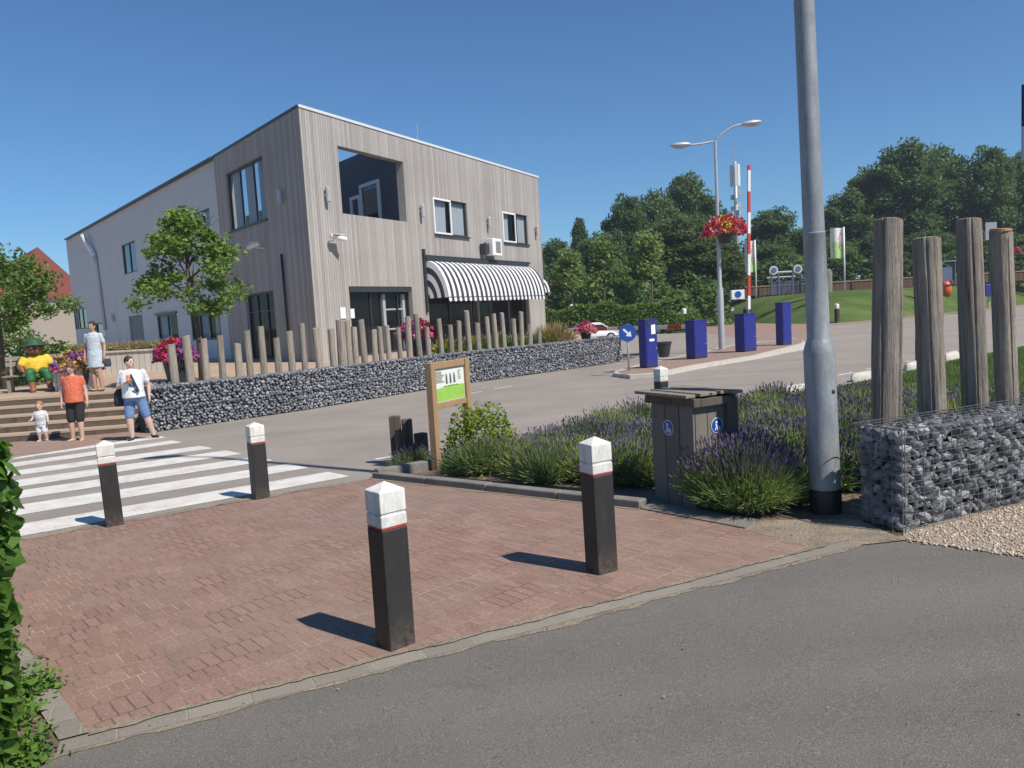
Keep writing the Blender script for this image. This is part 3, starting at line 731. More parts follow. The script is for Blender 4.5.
# storefront under the awning
so_ = window(FR, aw, (.2, .42, .62, .82), inset=.2, hbar=(.25,), name='shop_front', pane=m_glass_thru)
t = MB()
for q in (.5, .56, .7, .9): t.box((aw[0]+(aw[1]-aw[0])*q, .7, 1.6), (.09, .08, 2.6))
t.box((aw[0]+(aw[1]-aw[0])*.7, .7, 2.1), ((aw[1]-aw[0])*.4, .06, .07)); t.build('inner_glazing_bar', m_frame_white, so_)
# grey side windows and doors
for r in gw: window(FG, r, (.5,), inset=.08)
m_door_grey = plain('grey_door', (.075, .085, .12), .5, .08, 3)
a, b, c, d = gd[0]; inf(FG, MB().box(((a+b)/2, .1, (c+d)/2), (b-a-.02, .08, d-c-.02)).build('side_door', m_door_grey))
window(FG, gd[1], (.5,), inset=.08, curtain=((.04, .5, m_curtain_b),), pane=m_glass_thru)
window(FG, gd[2], (.3, .62), inset=.08, curtain=((.25, .5, m_curtain_b), (.72, .86, m_curtain)), pane=m_glass_thru)
window(FG, gd[3], (.33, .66), inset=.08); window(FG, gd[4], (), inset=.08)
for r in gd[1:3]: inf(FG, MB().box(((r[0]+r[1])/2, -.05, r[3]+.06), (r[1]-r[0]+.2, .14, .09)).build('lintel', m_frame_dark))
# awnings
def awning(fr, a, b, ztop_, zbot, out, nst, name='awning', lab=None):
    prof = []
    for i in range(9):
        th = math.pi/2*i/8; prof.append((-out*math.sin(th)**.9, zbot+.22+(ztop_-zbot-.22)*math.cos(th)**1.25))
    prof += [(-out-.01, zbot+.2), (-out-.015, zbot)]
    mb = MB(); ns = nst
    for k in range(ns):
        x0, x1 = a+(b-a)*k/ns, a+(b-a)*(k+1)/ns
        vs = [(x, p[0], p[1]) for p in prof[:-1] for x in (x0, x1)]
        mb.raw(vs, [(2*i, 2*i+1, 2*i+3, 2*i+2) for i in range(len(prof)-2)], k % 2)
        # scalloped valance
        xm = (x0+x1)/2; y = prof[-1][0]; zb_, zt_ = prof[-1][1], prof[-2][1]-.012
        mb.raw([(x0, y, zt_), (x1, y, zt_), (x1, y-.012, zb_+.05), (xm, y-.012, zb_), (x0, y-.012, zb_+.05)], [(0, 4, 3, 2, 1)], k % 2)
    for xs_ in (a, b):       # side cheeks, striped as well
        m_ = 6
        for i in range(len(prof)-2):
            for q in range(m_):
                f0, f1 = q/m_, (q+1)/m_
                def P(f, j): return (xs_, prof[j][0]*(1-f)*1.0, zbot+.2+(prof[j][1]-zbot-.2)*(1-f))
                mb.raw([P(f0, i), P(f1, i), P(f1, i+1), P(f0, i+1)], [(0, 1, 2, 3)], q % 2)
    o = inf(fr, mb.build(name, [m_aw_w, m_aw_b], fix=False))
    sol = o.modifiers.new('cloth', 'SOLIDIFY'); sol.thickness = .006
    cs = MB(); cs.box(((a+b)/2, -.10, ztop_+.07), (b-a+.1, .2, .15)); cs.build('cassette', m_frame_dark, o, bevel=.02)
    cs = MB(); cs.tube([(a, -out, zbot+.2), (b, -out, zbot+.2)], .025, 8); cs.build('front_rail', m_frame_dark, o)
    return o
m_aw_w = plain('awning_white', (.72, .72, .74), .8, .05, 4); m_aw_b = plain('awning_dark', (.035, .038, .055), .8, .1, 4)
za_ = aw[3]-.04
awning(FR, aw[0]-.1, aw[1]-.1, za_, fp(FR, 428, 306)[1]+.12, 1.15, 46)
t = MB(); t.box((aw[0]-.18, -.05, (za_+.9)/2+.6), (.14, .12, za_-1.1)); t.box(((aw[0]+aw[1])/2, -.06, za_+.2), (aw[1]-aw[0]+.5, .14, .1)); inf(FR, t.build('awning_surround', m_frame_dark))
FB = dict(o=CRN+np.array([math.cos(ANG_R), math.sin(ANG_R)])*LEN_R, ang=ANG_R+R(66), rot=ANG_R+R(66))
t = MB(); rect_wall(t, 14, -.3, HT, [], .3); inf(FB, t.build('timber_facade', m_clad, fix=False))
awning(FB, .3, 4.5, 3.3, 2.25, .7, 20)
# air conditioner, lamps, cameras, notices, pipes
s_, z_ = fp(FR, 488.5, 248)
ac = inf(FR, MB().box((s_, -.32, z_), (.95, .4, .85)).build('air_conditioner', m_frame_white, bevel=.03))
t = MB()
for i in range(9): t.box((s_+.08, -.525, z_-.26+i*.065), (.5, .02, .03))
t.build('grille', m_frame_dark, ac); t = MB(); t.box((s_-.75, -.2, z_-.1), (.4, .3, .5)); t.build('bracket', m_frame_dark, ac)
def wall_lamp(fr, u, v):
    s, z = fp(fr, u, v); mb = MB(); mb.box((s, -.05, z), (.1, .1, .12)); mb.lathe([(.08, -.27), (.09, -.25), (.09, .25), (.08, .27)], 12, (s, -.15, z))
    inf(fr, mb.build('wall_lamp', m_lamp_grey, smooth=False))
for u, v in ((325, 195), (420, 211.5), (487, 223), (535, 231)): wall_lamp(FR, u, v)
wall_lamp(FL, 283.5, 197); wall_lamp(FG, 115, 318)
def camera(fr, u, v, dx):
    s, z = fp(fr, u, v); mb = MB(); mb.tube([(s, 0, z-.12), (s, -.25, z-.12), (s, -.3, z)], .035, 8); mb.tube([(s-.1*dx, -.22, z+.06), (s+.42*dx, -.5, z-.08)], .09, 10)
    mb.box((s+.14*dx, -.36, z+.1), (.5, .25, .02)); inf(fr, mb.build('security_camera', m_frame_white))
camera(FR, 328, 238, 1); camera(FL, 264, 245, -1)
for u, v, wd, hg in ((342.5, 313, .3, .42), (352, 313.5, .22, .36)):
    s, z = fp(FR, u, v); inf(FR, MB().box((s, -.02, z), (wd, .03, hg)).build('notice', m_signwhite))
s0_, z0_ = fp(FL, 283, 254); inf(FL, MB().tube([(s0_, -.07, z0_), (s0_, -.07, .1)], .05, 8).build('drainpipe', m_frame_dark, smooth=True))
p0, p1, p2 = fp(FG, 88, 236), fp(FG, 97, 256), fp(FG, 107, 330)
vp_ = inf(FG, MB().tube([(p0[0], -.35, p0[1]), (p1[0], -.15, p1[1])], .17, 10).build('flue_pipe', m_frame_white, smooth=True))
MB().tube([(p1[0], -.15, p1[1]), (p1[0]+.1, -.12, p1[1]-.8), (p2[0], -.12, max(.2, p2[1]))], .12, 10).build('pipe_run', m_render, vp_, smooth=True)
s_, z_ = fp(FG, 168, 200); inf(FG, MB().tube([(s_, .2, HT), (s_, .2, z_+.3)], .09, 8).build('vent_stack', m_frame_white))
s_, z_ = fp(FR, 429, 140); an = MB(); an.tube([(s_, .6, HT-.2), (s_, .6, HT+1.1)], .02, 6); an.tube([(s_+.2, .8, HT-.2), (s_+.2, .8, HT+.6)], .015, 6); inf(FR, an.build('antenna', m_lamp_grey))

# red roofed house further back on the left
hx = D(33, 300, 98); hb = thing('red_roofed_house', 'house with a dark red tiled roof seen behind the far end of the grey building', 'house', (hx[0], hx[1], ZT), R(-50))
hb.scale = (.88, 1.1, 1.07)
MB().box((0, 0, 3.0), (15, 9, 6.0)).build('wall', plain('white_wall', (.33, .29, .25), .9, .06, .5), hb)
rt = MB(); rt.raw([(-8, -5, 5.9), (8, -5, 5.9), (8, 0, 11.6), (-8, 0, 11.6), (-8, 5, 5.9), (8, 5, 5.9)], [(0, 1, 2, 3), (3, 2, 5, 4), (0, 3, 4), (1, 5, 2), (0, 4, 5, 1)])
rt.build('roof', boardmat('red_tile', (.20, .062, .045), (.27, .09, .065), .3, 0, .12, .5), hb)
for x_, w_ in ((-6, 1.4), (0, 1.8), (5, 1.4)): MB().box((x_, -4.52, 3.2), (w_, .1, 2)).build('window', m_glass, hb)
MB().box((0, -5.1, 5.86), (16.2, .2, .3)).build('gutter', m_frame_white, hb)

# ================================================================== GABIONS
def stone_templates(n, sub, seed):
    out = []; r2 = np.random.default_rng(seed)
    for k in range(n):
        bm = bmesh.new(); bmesh.ops.create_icosphere(bm, subdivisions=sub, radius=1)
        V = np.array([v.co[:] for v in bm.verts]); F = np.array([[v.index for v in f.verts] for f in bm.faces]); bm.free()
        for _ in range(9):
            nn_ = r2.normal(size=3); nn_ /= np.linalg.norm(nn_); dd = r2.uniform(.38, .72)
            V = V-np.maximum(0, V @ nn_-dd)[:, None]*nn_
        V = V*np.array([1, r2.uniform(.75, 1), r2.uniform(.6, .9)])
        out.append((V, F))
    return out
def rand_rot(n, r2):
    q = r2.normal(size=(n, 4)); q /= np.linalg.norm(q, axis=1)[:, None]; w_, x, y, z = q.T
    return np.stack([np.stack([1-2*(y*y+z*z), 2*(x*y-z*w_), 2*(x*z+y*w_)], -1), np.stack([2*(x*y+z*w_), 1-2*(x*x+z*z), 2*(y*z-x*w_)], -1), np.stack([2*(x*z-y*w_), 2*(y*z+x*w_), 1-2*(x*x+y*y)], -1)], 1)
def stones(P, S, T, r2):
    Vs = []; Fs = []; b = 0; Rm = rand_rot(len(P), r2)
    for i in range(len(P)):
        V, F = T[i % len(T)]; Vs.append(P[i]+(V*S[i]) @ Rm[i].T); Fs.append(F+b); b += len(V)
    return np.concatenate(Vs), np.concatenate(Fs)
def pack(w_, h_, sp, r2, jit=.3):
    pts = []; row = 0; y = sp*.4
    while y < h_-sp*.2:
        x = sp*(.35 if row % 2 else .75)
        while x < w_-sp*.2:
            pts.append((x+r2.uniform(-jit, jit)*sp, y+r2.uniform(-jit, jit)*sp)); x += sp
        y += sp*.86; row += 1
    return np.array(pts)
T1 = stone_templates(10, 3, 3); T0 = stone_templates(6, 1, 5)
# near gabion on the right: corner at NC, front face runs along gdir
NC = np.array([2.84, 5.57]); gdir = np.array([math.cos(R(23.5)), math.sin(R(23.5))]); gin = np.array([-gdir[1], gdir[0]])
GLEN, GH, GW = 5.2, .785, .46
zb = gz(NC[0]+1, NC[1])-.03
gab = thing('gabion_wall', 'near wire cage wall packed with grey stones beside the galvanised lamp post', 'gabion wall', (NC[0], NC[1], zb), R(23.5), None)
r2 = np.random.default_rng(11); P = []; S = []
for x, z in pack(GLEN, GH, .080, r2): P.append((x, .055+r2.uniform(0, .025), z)); S.append(r2.uniform(.045, .078))
for x, z in pack(GLEN, GH, .14, r2): P.append((x, .10, z)); S.append(r2.uniform(.05, .07))
for y, z in pack(GW, GH, .078, r2): P.append((.055+r2.uniform(0, .025), y, z)); S.append(r2.uniform(.052, .08))
for y, z in pack(GW, GH, .11, r2): P.append((.12, y, z)); S.append(r2.uniform(.055, .07))
for x, z in pack(GLEN, GH, .10, r2): P.append((x, GW-.07, z)); S.append(r2.uniform(.05, .07))
for x, y in pack(GLEN, GW, .095, r2): P.append((x, y, GH-.06+r2.uniform(-.02, .01))); S.append(r2.uniform(.05, .07))
P = np.array(P); S = np.array(S); P[:, 0] = np.clip(P[:, 0], .06, None); P[:, 1] = np.clip(P[:, 1], .06, GW-.05); P[:, 2] = np.clip(P[:, 2], .04, GH-.055)
V, F = stones(P, S, T1, r2)
link('stone_fill', fastmesh('stone_fill', V, F, m_stone), gab)
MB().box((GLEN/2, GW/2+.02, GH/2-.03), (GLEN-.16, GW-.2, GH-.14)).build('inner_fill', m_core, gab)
wm = MB(); wr = .0024
def grid(o, ux, uy, lx, ly, sx, sy):
    o, ux, uy = Vector(o), Vector(ux), Vector(uy); n = round(lx/sx)
    for i in range(n+1): wm.tube([o+ux*(lx*i/n), o+ux*(lx*i/n)+uy*ly], wr*(1.6 if i % 10 == 0 else 1), 4, cap=False)
    n = round(ly/sy)
    for i in range(n+1): wm.tube([o+uy*(ly*i/n), o+uy*(ly*i/n)+ux*lx], wr*(1.6 if i in (0, n) else 1), 4, cap=False)
grid((0, -.012, 0), (1, 0, 0), (0, 0, 1), GLEN, GH, .1, .05)
grid((-.012, 0, 0), (0, 1, 0), (0, 0, 1), GW, GH, .1, .05)
grid((0, 0, GH+.004), (1, 0, 0), (0, 1, 0), GLEN, GW, .1, .1)
wm.build('wire_mesh', m_wire, gab, fix=False)

# posts
def post_mesh(h, r, seed, n=18, crack=True, ca=None):
    r3 = random.Random(seed); vs = []; fs = []; nz = 9; ph = [r3.uniform(0, 6.28) for _ in range(6)]
    prof = []; nz = 28 if ca is not None else nz
    for j in range(nz+1):
        z = h*j/nz
        for k in range(n):
            a = 2*math.pi*k/n
            rr = r*(1+.035*math.sin(2*a+ph[0]+z*.8)+.025*math.sin(3*a+ph[1]-z)+.012*math.sin(7*a+ph[2]+z*3)+.02*math.sin(z*4+ph[3]))
            rr *= 1.03-.05*j/nz
            if crack and ca is None and k == int(ph[4]*n/6.3) % n: rr *= .86
            if ca is not None and k in (int(round(ca*n/360)) % n, int(round((ca+75)*n/360)) % n) and .05 < j/nz: rr *= .90
            if ca is not None: rr *= 1+.008*math.sin(11*a+z*2.5+ph[1])+.012*math.exp(-((z-1.3-ph[2]*.1)/.09)**2)*math.cos(a-ph[0])
            zz_ = z + (r*.12*math.sin(a+ph[5]) if j == nz else 0)
            vs.append((rr*math.cos(a), rr*math.sin(a), zz_))
    for j in range(nz):
        for k in range(n): fs.append((j*n+k, j*n+(k+1) % n, (j+1)*n+(k+1) % n, (j+1)*n+k))
    b = len(vs)
    for k in range(n):
        q = vs[nz*n+k]; vs.append((q[0]*.9, q[1]*.9, q[2]+r*.07))
    for k in range(n): fs.append((nz*n+k, nz*n+(k+1) % n, b+(k+1) % n, b+k))
    fs.append(tuple(b+k for k in range(n)))
    mb = MB(); mb.raw(vs, fs); return mb
def roundwoodmat(name, ca, cb):
    mt, n, bs = newmat(name); oi = nd(n, 'ShaderNodeObjectInfo')
    tc = nd(n, 'ShaderNodeTexCoord'); mp = nd(n, 'ShaderNodeMapping'); mp.inputs['Scale'].default_value = (22, 22, 1.1); lk(n, tc.outputs['Object'], mp.inputs[0])
    ad = nd(n, 'ShaderNodeVectorMath', operation='ADD'); lk(n, mp.outputs[0], ad.inputs[0])
    cx = nd(n, 'ShaderNodeCombineXYZ'); lk(n, mth(n, 'MULTIPLY', oi.outputs['Random'], 50), cx.inputs[2]); lk(n, cx.outputs[0], ad.inputs[1])
    st = noise(n, ad.outputs[0], 1.6, 7, .65); big = noise(n, tc.outputs['Object'], 2.2, 5); fine = noise(n, ad.outputs[0], 7, 3)
    col = mixc(n, rmp(n, st, .32, .68), ca, cb)
    col = mixc(n, rmp(n, st, .30, .40, .9, 0), col, dark(ca, .3))
    col = mixc(n, rmp(n, big, .45, .75, 0, .5), col, dark(ca, .75))
    col = mixc(n, 1.0, col, mixc(n, oi.outputs['Random'], (.82, .82, .82), (1.2, 1.17, 1.13)), 'MULTIPLY')
    lk(n, col, bs.inputs['Base Color']); bs.inputs['Roughness'].default_value = .85; bs.inputs['Specular IOR Level'].default_value = .2
    bump(n, bs, mth(n, 'ADD', st, mth(n, 'MULTIPLY', fine, .5)), .03, 1.0); MATS[name] = mt; return mt
m_rpost = roundwoodmat('round_post_timber', (.225, .195, .165), (.44, .39, .335))
near_posts = [((886, 419), (888, 221), .105, 'round timber post behind the end of the near gabion wall beside the lamp post'),
              ((933, 413), (926, 239), .10, 'shortest round timber post behind the near gabion wall, leaning slightly'),
              ((975, 407), (968, 220), .098, 'straight round timber post right of the shortest one behind the near gabion wall'),
              ((1007, 401), (1001, 232), .088, 'thin cracked round timber post with a pale sawn top behind the near gabion wall')]
for i, (b_, t_, r_, lab) in enumerate(near_posts):
    # foot: on the gabion's centre line
    s, z = FP(b_[0], b_[1], NC+gin*.60, R(23.5)); c = NC+gin*.60+gdir*s; foot = np.array([c[0], c[1], gz(c[0], c[1])-.05])
    s2, z2 = FP(t_[0], t_[1], NC+gin*.60, R(23.5)); h = z2-foot[2]; lean_ = math.atan2(s-s2, z2-z)
    o = post_mesh(h, r_*1.06, 40+i, 64, True, 205+i*14).build('timber_post', m_rpost, loc=foot, fix=True, auto=50, rz=i*1.3)
    o.rotation_euler = (0, -lean_, R(23.5)); o.location = (foot[0]+gdir[0]*math.tan(lean_)*(z-foot[2]), foot[1]+gdir[1]*math.tan(lean_)*(z-foot[2]), foot[2])
    tag(o, lab, 'post', 'posts behind the near gabion wall')
    if i == 3:
        rr = post_mesh(.02, r_*1.02, 91, 20, False); q = rr.build('sawn_top', m_oak, o, loc=(0, 0, h+.006)); 

# long gabion wall along the road
lw = thing('gabion_wall', 'long low wall of grey stones in wire cages along the road in front of the timber building', 'gabion wall', (GA[0], GA[1], gz(*GA)))
LW = wall_pts; r2 = np.random.default_rng(21); P = []; S = []; wires = MB(); corem = MB()
def top_z(d): return .6
cum = 0
org = np.array([GA[0], GA[1], gz(*GA)])
for a, b in zip(LW[:-1], LW[1:]):
    a = np.array(a); b = np.array(b); L = np.linalg.norm(b-a); tt = (b-a)/L; nn_ = np.array([-tt[1], tt[0]]); W = .55
    zlo = gz(*a); H_ = .62-zlo
    for x, z in pack(L, H_, .078, r2): q = a+tt*x+nn_*(.05+r2.uniform(0, .03)); P.append((q[0], q[1], zlo+z)); S.append(r2.uniform(.048, .074))
    for x, y in pack(L, W, .095, r2): q = a+tt*x+nn_*y; P.append((q[0], q[1], .62-.055)); S.append(r2.uniform(.052, .08))
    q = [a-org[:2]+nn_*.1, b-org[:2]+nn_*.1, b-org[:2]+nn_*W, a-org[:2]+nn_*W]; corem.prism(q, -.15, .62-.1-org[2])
    for k in range(int(L//2)+1):
        p = a+tt*k*2.0-nn_*.01-org[:2]; wires.box((p[0], p[1], (.62+zlo)/2-org[2]), (.008, .008, H_))
    p0_, p1_ = a-nn_*.01-org[:2], b-nn_*.01-org[:2]
    for zz_ in (.62, (.62+zlo)/2): wires.bar((p0_[0], p0_[1], zz_-org[2]), (p1_[0], p1_[1], zz_-org[2]), .012, .012)
# return by the steps
a = GA; b = np.array([-8.72, 18.9]); L = np.linalg.norm(b-a); tt = (b-a)/L; nn_ = np.array([-tt[1], tt[0]])
for x, z in pack(L, .62-gz(*a), .105, r2): q = a+tt*x-nn_*-.05; P.append((q[0], q[1], gz(*a)+z)); S.append(r2.uniform(.055, .08))
for x, y in pack(L, .5, .12, r2): q = a+tt*x-nn_*y; P.append((q[0], q[1], .56)); S.append(r2.uniform(.055, .08))
P = np.array(P)-org; V, F = stones(P, np.array(S), T0, r2)
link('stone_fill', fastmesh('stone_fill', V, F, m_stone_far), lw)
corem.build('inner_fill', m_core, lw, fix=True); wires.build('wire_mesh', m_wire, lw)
MB().box((0.02, .02, (.62-org[2])/2), (.07, .07, .64-org[2])).build('corner_post', m_frame_dark, lw, rz=R(45))

far_posts = [(174, 344.5), (190, 336), (205.6, 339), (221.5, 336), (238, 343.6), (249, 331), (263, 327), (278, 338), (291, 331.5), (303.5, 324), (318, 328), (332, 329), (341.5, 320.5), (349, 321), (355, 327), (363.4, 320), (374, 330), (381, 327), (388, 326), (399, 328), (408.5, 317), (419, 314), (427.5, 327), (440, 319), (451, 325), (458, 321), (468.7, 311), (478, 323), (488, 317), (495, 314), (503.5, 313), (514, 319), (521, 312), (529, 325), (538, 330)]
nm = ['first', 'second', 'third', 'fourth', 'fifth', 'sixth', 'seventh', 'eighth', 'ninth', 'tenth', 'eleventh', 'twelfth', 'thirteenth', 'fourteenth', 'fifteenth', 'sixteenth', 'seventeenth', 'eighteenth', 'nineteenth', 'twentieth']
protos = [post_mesh(1.0, .09, 200+k, 12, False).mesh('timber_post', m_rpost, False, True) for k in range(5)]
def wall_at(u, off):
    """point on the wall's centre line seen in image column u near its top"""
    best = None
    for a, b in zip(LW[:-1], LW[1:]):
        a = np.array(a); b = np.array(b); tt = (b-a)/np.linalg.norm(b-a); nn_ = np.array([-tt[1], tt[0]])
        for k in np.linspace(0, 1, 160):
            p = a+(b-a)*k+nn_*off; e = abs(proj((p[0], p[1], .62))[0]-u)
            if best is None or e < best[0]: best = (e, p)
    return best[1]
for i, (u, v) in enumerate(far_posts):
    c = wall_at(u+1.2, .30); h = height_at((c[0], c[1], .5), v); dep = c[1]; r_ = (.075+.02*random.random()) if i != 12 else .12
    o = link('timber_post', protos[i % 5], None, (c[0], c[1], .5), random.uniform(0, 6)); o.scale = (r_/.09, r_/.09, h); o.rotation_euler = (random.uniform(-.02, .02), random.uniform(-.035, .02), o.rotation_euler[2])
    size = 'tall' if h > 1.25 else ('short' if h < .95 else 'middling')
    n_ = len(far_posts)
    place = (nm[i]+' from the left end') if i < 18 else (nm[n_-1-i]+' from the right end')
    tag(o, f'{size} timber post, {place} of the long gabion wall row', 'post', 'posts on the long gabion wall')

# ================================================================== NEAR STREET FURNITURE
def bollard_parts(root, hgt, half, capf=.27):
    z1 = hgt*(1-capf)
    mb = MB(); mb.box((0, 0, z1/2-.1), (2*half, 2*half, z1+.2)); mb.build('shaft', m_black_b, root, bevel=.008)
    k = half*1.0; mb = MB(); zg_ = z1+hgt*.085
    mb.box((0, 0, (z1+.012+zg_)/2), (2*k, 2*k, zg_-z1-.012)); mb.box((0, 0, zg_+.004), (1.86*k, 1.86*k, .014))
    zt_ = hgt-.045
    vs = [(x*k, y*k, z) for z in (zg_+.011, zt_) for x, y in ((-1, -1), (1, -1), (1, 1), (-1, 1))]+[(0, 0, hgt)]
    mb.raw(vs, [(3, 2, 1, 0), (0, 1, 5, 4), (1, 2, 6, 5), (2, 3, 7, 6), (3, 0, 4, 7), (4, 5, 8), (5, 6, 8), (6, 7, 8), (7, 4, 8)])
    mb.build('white_cap', m_cap, root, bevel=.006)
    MB().box((0, 0, z1+.006), (2*k-.006, 2*k-.006, .009)).build('red_band', m_red, root)
bp = None
def bollard(u, v, vtop, yaw, lab, lean=0.0, grp='square bollards around the brick plaza', base=None):
    global bp
    b = G(u, v) if base is None else np.array(base); z = gz(b[0], b[1]) if base is None else base[2]
    if bp is None:
        bp = thing('bollard', lab, 'bollard', (b[0], b[1], z), yaw, grp); bollard_parts(bp, .96, .082); o = bp; sc = 1.0
    else:
        o = dup(bp, (b[0], b[1], z), yaw, lab)
    h = height_at((b[0], b[1], z), vtop); o.scale = (1, 1, h/.96)
    o.rotation_euler = (0, lean, yaw); return o
bollard(396, 645, 481, R(40), 'nearest square black bollard with white pyramid cap, in the middle of the brick plaza', 0)
bollard(602, 571.5, 436, R(28), 'square black bollard with white cap in front of the lavender bed', -.012)
bollard(115, 525.5, 440, R(30), 'square black bollard with white cap standing beside the left end of the zebra crossing', -.02)
bollard(261, 498.5, 422, R(36), 'square black bollard with white cap at the right end of the zebra crossing', 0)
b5 = np.array([2.38, 12.25]); bollard(0, 0, 366, R(30), 'black bollard with white cap half hidden behind the timber bin enclosure', base=(b5[0], b5[1], gz(*b5)))
bollard(920, 362, 331, R(20), 'distant black bollard with white cap on the roadside grass between two timber posts')
# lamp post, galvanised
lp = G(826, 511); lz = gz(*lp[:2])
lamp = thing('lamp_post', 'tall galvanised steel lamp post with black foot beside the near gabion wall', 'lamp post', (lp[0], lp[1], lz))
mb = MB(); mb.lathe([(.124, .10), (.124, 1.33), (.120, 1.37), (.098, 1.44), (.090, 1.46), (.086, 2.3), (.0875, 2.303), (.0875, 2.315), (.083, 2.32), (.058, 10.2), (.045, 10.9)], 32)
mb.build('pole', m_gal, lamp, auto=40)
lamp.rotation_euler = (0, -R(1.25), 0)
MB().lathe([(.126, -.1), (.128, .0), (.128, .19), (.126, .2)], 32).build('black_foot', m_black, lamp, auto=40)
mb = MB(); mb.ell((.055, -.109, 1.02), (.02, .012, .02), 8); mb.build('service_hatch', m_frame_dark, lamp)
mb = MB(); mb.tube([(0, 0, 10.7), (0, 0, 10.95), (-.25, .1, 11.1), (-.6, .25, 11.15)], .035, 8); mb.build('arm', m_gal, lamp)
mb = MB(); mb.ell((-.85, .35, 11.16), (.38, .16, .09), 12); mb.build('lamp_head', m_lamp_grey, lamp, smooth=True)

# timber bin enclosure
bx0, bx1, bx2 = G(655, 500)[:2], G(700, 511)[:2], G(737, 500)[:2]
yawb = math.atan2(*(bx1-bx0)[::-1]); W_ = .56; Dp = .46
be = thing('bin_enclosure', 'weathered dark timber bin enclosure with a plank lid and round blue stickers', 'bin enclosure', (bx0[0], bx0[1], gz(*bx0)), yawb)
BH = 1.0
def planks(mb, o, dx, n, wd, h, th, z0=0.0, rot=0):
    for i in range(n): mb.box((o[0]+dx[0]*(i+.5)*wd, o[1]+dx[1]*(i+.5)*wd, z0+h/2+random.uniform(-.006, .006)), (wd-.006 if abs(dx[0]) > .5 else th, th if abs(dx[0]) > .5 else wd-.006, h))
mb = MB(); planks(mb, (0, .011), (1, 0), 3, W_/3, BH, .022); mb.build('front_panel', m_greywood, be, bevel=.003)
mb = MB(); planks(mb, (W_-.012, .026), (0, 1), 3, (Dp-.03)/3, BH-.02, .022); mb.build('side_panel', m_greywood, be, bevel=.003)
mb = MB(); planks(mb, (.012, .026), (0, 1), 3, (Dp-.03)/3, BH-.02, .022); mb.build('side_panel', m_greywood, be, bevel=.003)
mb = MB(); planks(mb, (0, Dp+.011), (1, 0), 3, W_/3, BH, .022); mb.build('back_panel', m_greywood, be, bevel=.003)
mb = MB(); mb.box((W_+.03, Dp-.03, BH/2-.04), (.05, .12, BH+.04)); mb.build('corner_post', m_darkwood, be, bevel=.004)
mb = MB(); mb.box((W_/2, .014, BH-.03), (W_+.10, .085, .075)); mb.box((W_/2, Dp, BH-.03), (W_+.08, .08, .075)); mb.box((W_+.02, Dp/2, BH-.032), (.075, Dp-.1, .07)); mb.box((-.02, Dp/2, BH-.032), (.075, Dp-.1, .07)); mb.build('top_rail', m_darkwood, be, bevel=.004)
for i, (y, x0_, x1_, hz) in enumerate(((-.03, -.14, .58, .0), (.09, -.05, .62, .008), (.20, -.08, .60, .004), (.32, -.03, .63, .01), (.44, -.10, .68, .003))):
    MB().box(((x0_+x1_)/2, y, BH+.03+hz), (x1_-x0_, .108, .028), rz=random.uniform(-.02, .02)).build('lid_plank', m_lid_sunlit, be, bevel=.004)  # paler timber than the panels, the sunlit top is put into its colour
def sticker(parent, M4):
    d = MB(); n = 28; vs = [(0, 0, 0)]; 
    def disc(r, y, mi):
        d.raw([(r*math.cos(2*math.pi*k/n), y, r*math.sin(2*math.pi*k/n)) for k in range(n)], [tuple(range(n))], mi)
    disc(.07, -.004, 1); disc(.064, -.0055, 0)
    def poly(p): d.raw([(x, -.007, z) for x, z in p], [tuple(range(len(p)))], 1)
    poly([(.012*math.cos(2*math.pi*k/10)-.008, .030+.012*math.sin(2*math.pi*k/10)) for k in range(10)])
    poly([(-.022, .016), (-.006, .016), (.002, -.010), (-.014, -.010)]); poly([(-.014, -.010), (-.004, -.010), (-.020, -.044), (-.030, -.040)]); poly([(-.006, -.010), (.002, -.010), (.010, -.042), (-.001, -.044)])
    poly([(-.008, .012), (-.004, .006), (.022, -.008), (.018, -.013)]); poly([(.016, -.012), (.036, -.012), (.033, -.044), (.019, -.044)])
    o = d.build('round_sticker', [m_signblue, m_signwhite], parent, fix=False); o.matrix_local = M4; return o
sticker(be, Matrix.Translation((W_*.42, -.002, BH*.72)))
sticker(be, Matrix.Translation((W_+.002, Dp*.60, BH*.74)) @ Matrix.Rotation(R(90), 4, 'Z'))

# information board and palisade stakes
ib0 = G(437, 470)[:2]; ib1 = np.array([-.62, 10.3]); yi = math.atan2(*(ib1-ib0)[::-1]); wi = np.linalg.norm(ib1-ib0)
iz = gz(*ib0); hI = height_at((ib0[0], ib0[1], iz), 363)
sg = thing('information_board', 'wooden framed information board with a white and green panel behind the brick plaza', 'sign board', (ib0[0], ib0[1], iz), yi)
for x in (0, wi): MB().box((x, 0, hI/2-.1), (.095, .095, hI+.2)).build('post', m_oak, sg, bevel=.006)
MB().box((wi/2, 0, hI-.045), (wi-.1, .07, .085)).build('rail', m_oak, sg, bevel=.005)
MB().box((wi/2, 0, hI-.56), (wi-.1, .07, .07)).build('rail', m_oak, sg, bevel=.005)
bw_ = wi-.1; pz0, pz1 = hI-.52, hI-.09
pn = MB(); pn.box((wi/2, 0, (pz0+pz1)/2), (bw_, .02, pz1-pz0)); pn.build('panel', plain('board_white', (.78, .80, .74), .4, .03, 4), sg)
gp = MB(); zgm = pz0+(pz1-pz0)*.42
gp.raw([(wi/2-bw_/2+.01, -.0125, pz0+.01), (wi/2+bw_/2-.01, -.0125, pz0+.01), (wi/2+bw_/2-.01, -.0125, zgm+.01), (wi/2, -.0125, zgm+.025), (wi/2-bw_/2+.01, -.0125, zgm-.01)], [(0, 1, 2, 3, 4)])
gp.build('green_field', plain('board_green', (.32, .58, .10), .4, .12, 5), sg, fix=False)
pr = MB(); x0_ = wi/2-bw_/2
r3 = random.Random(4)
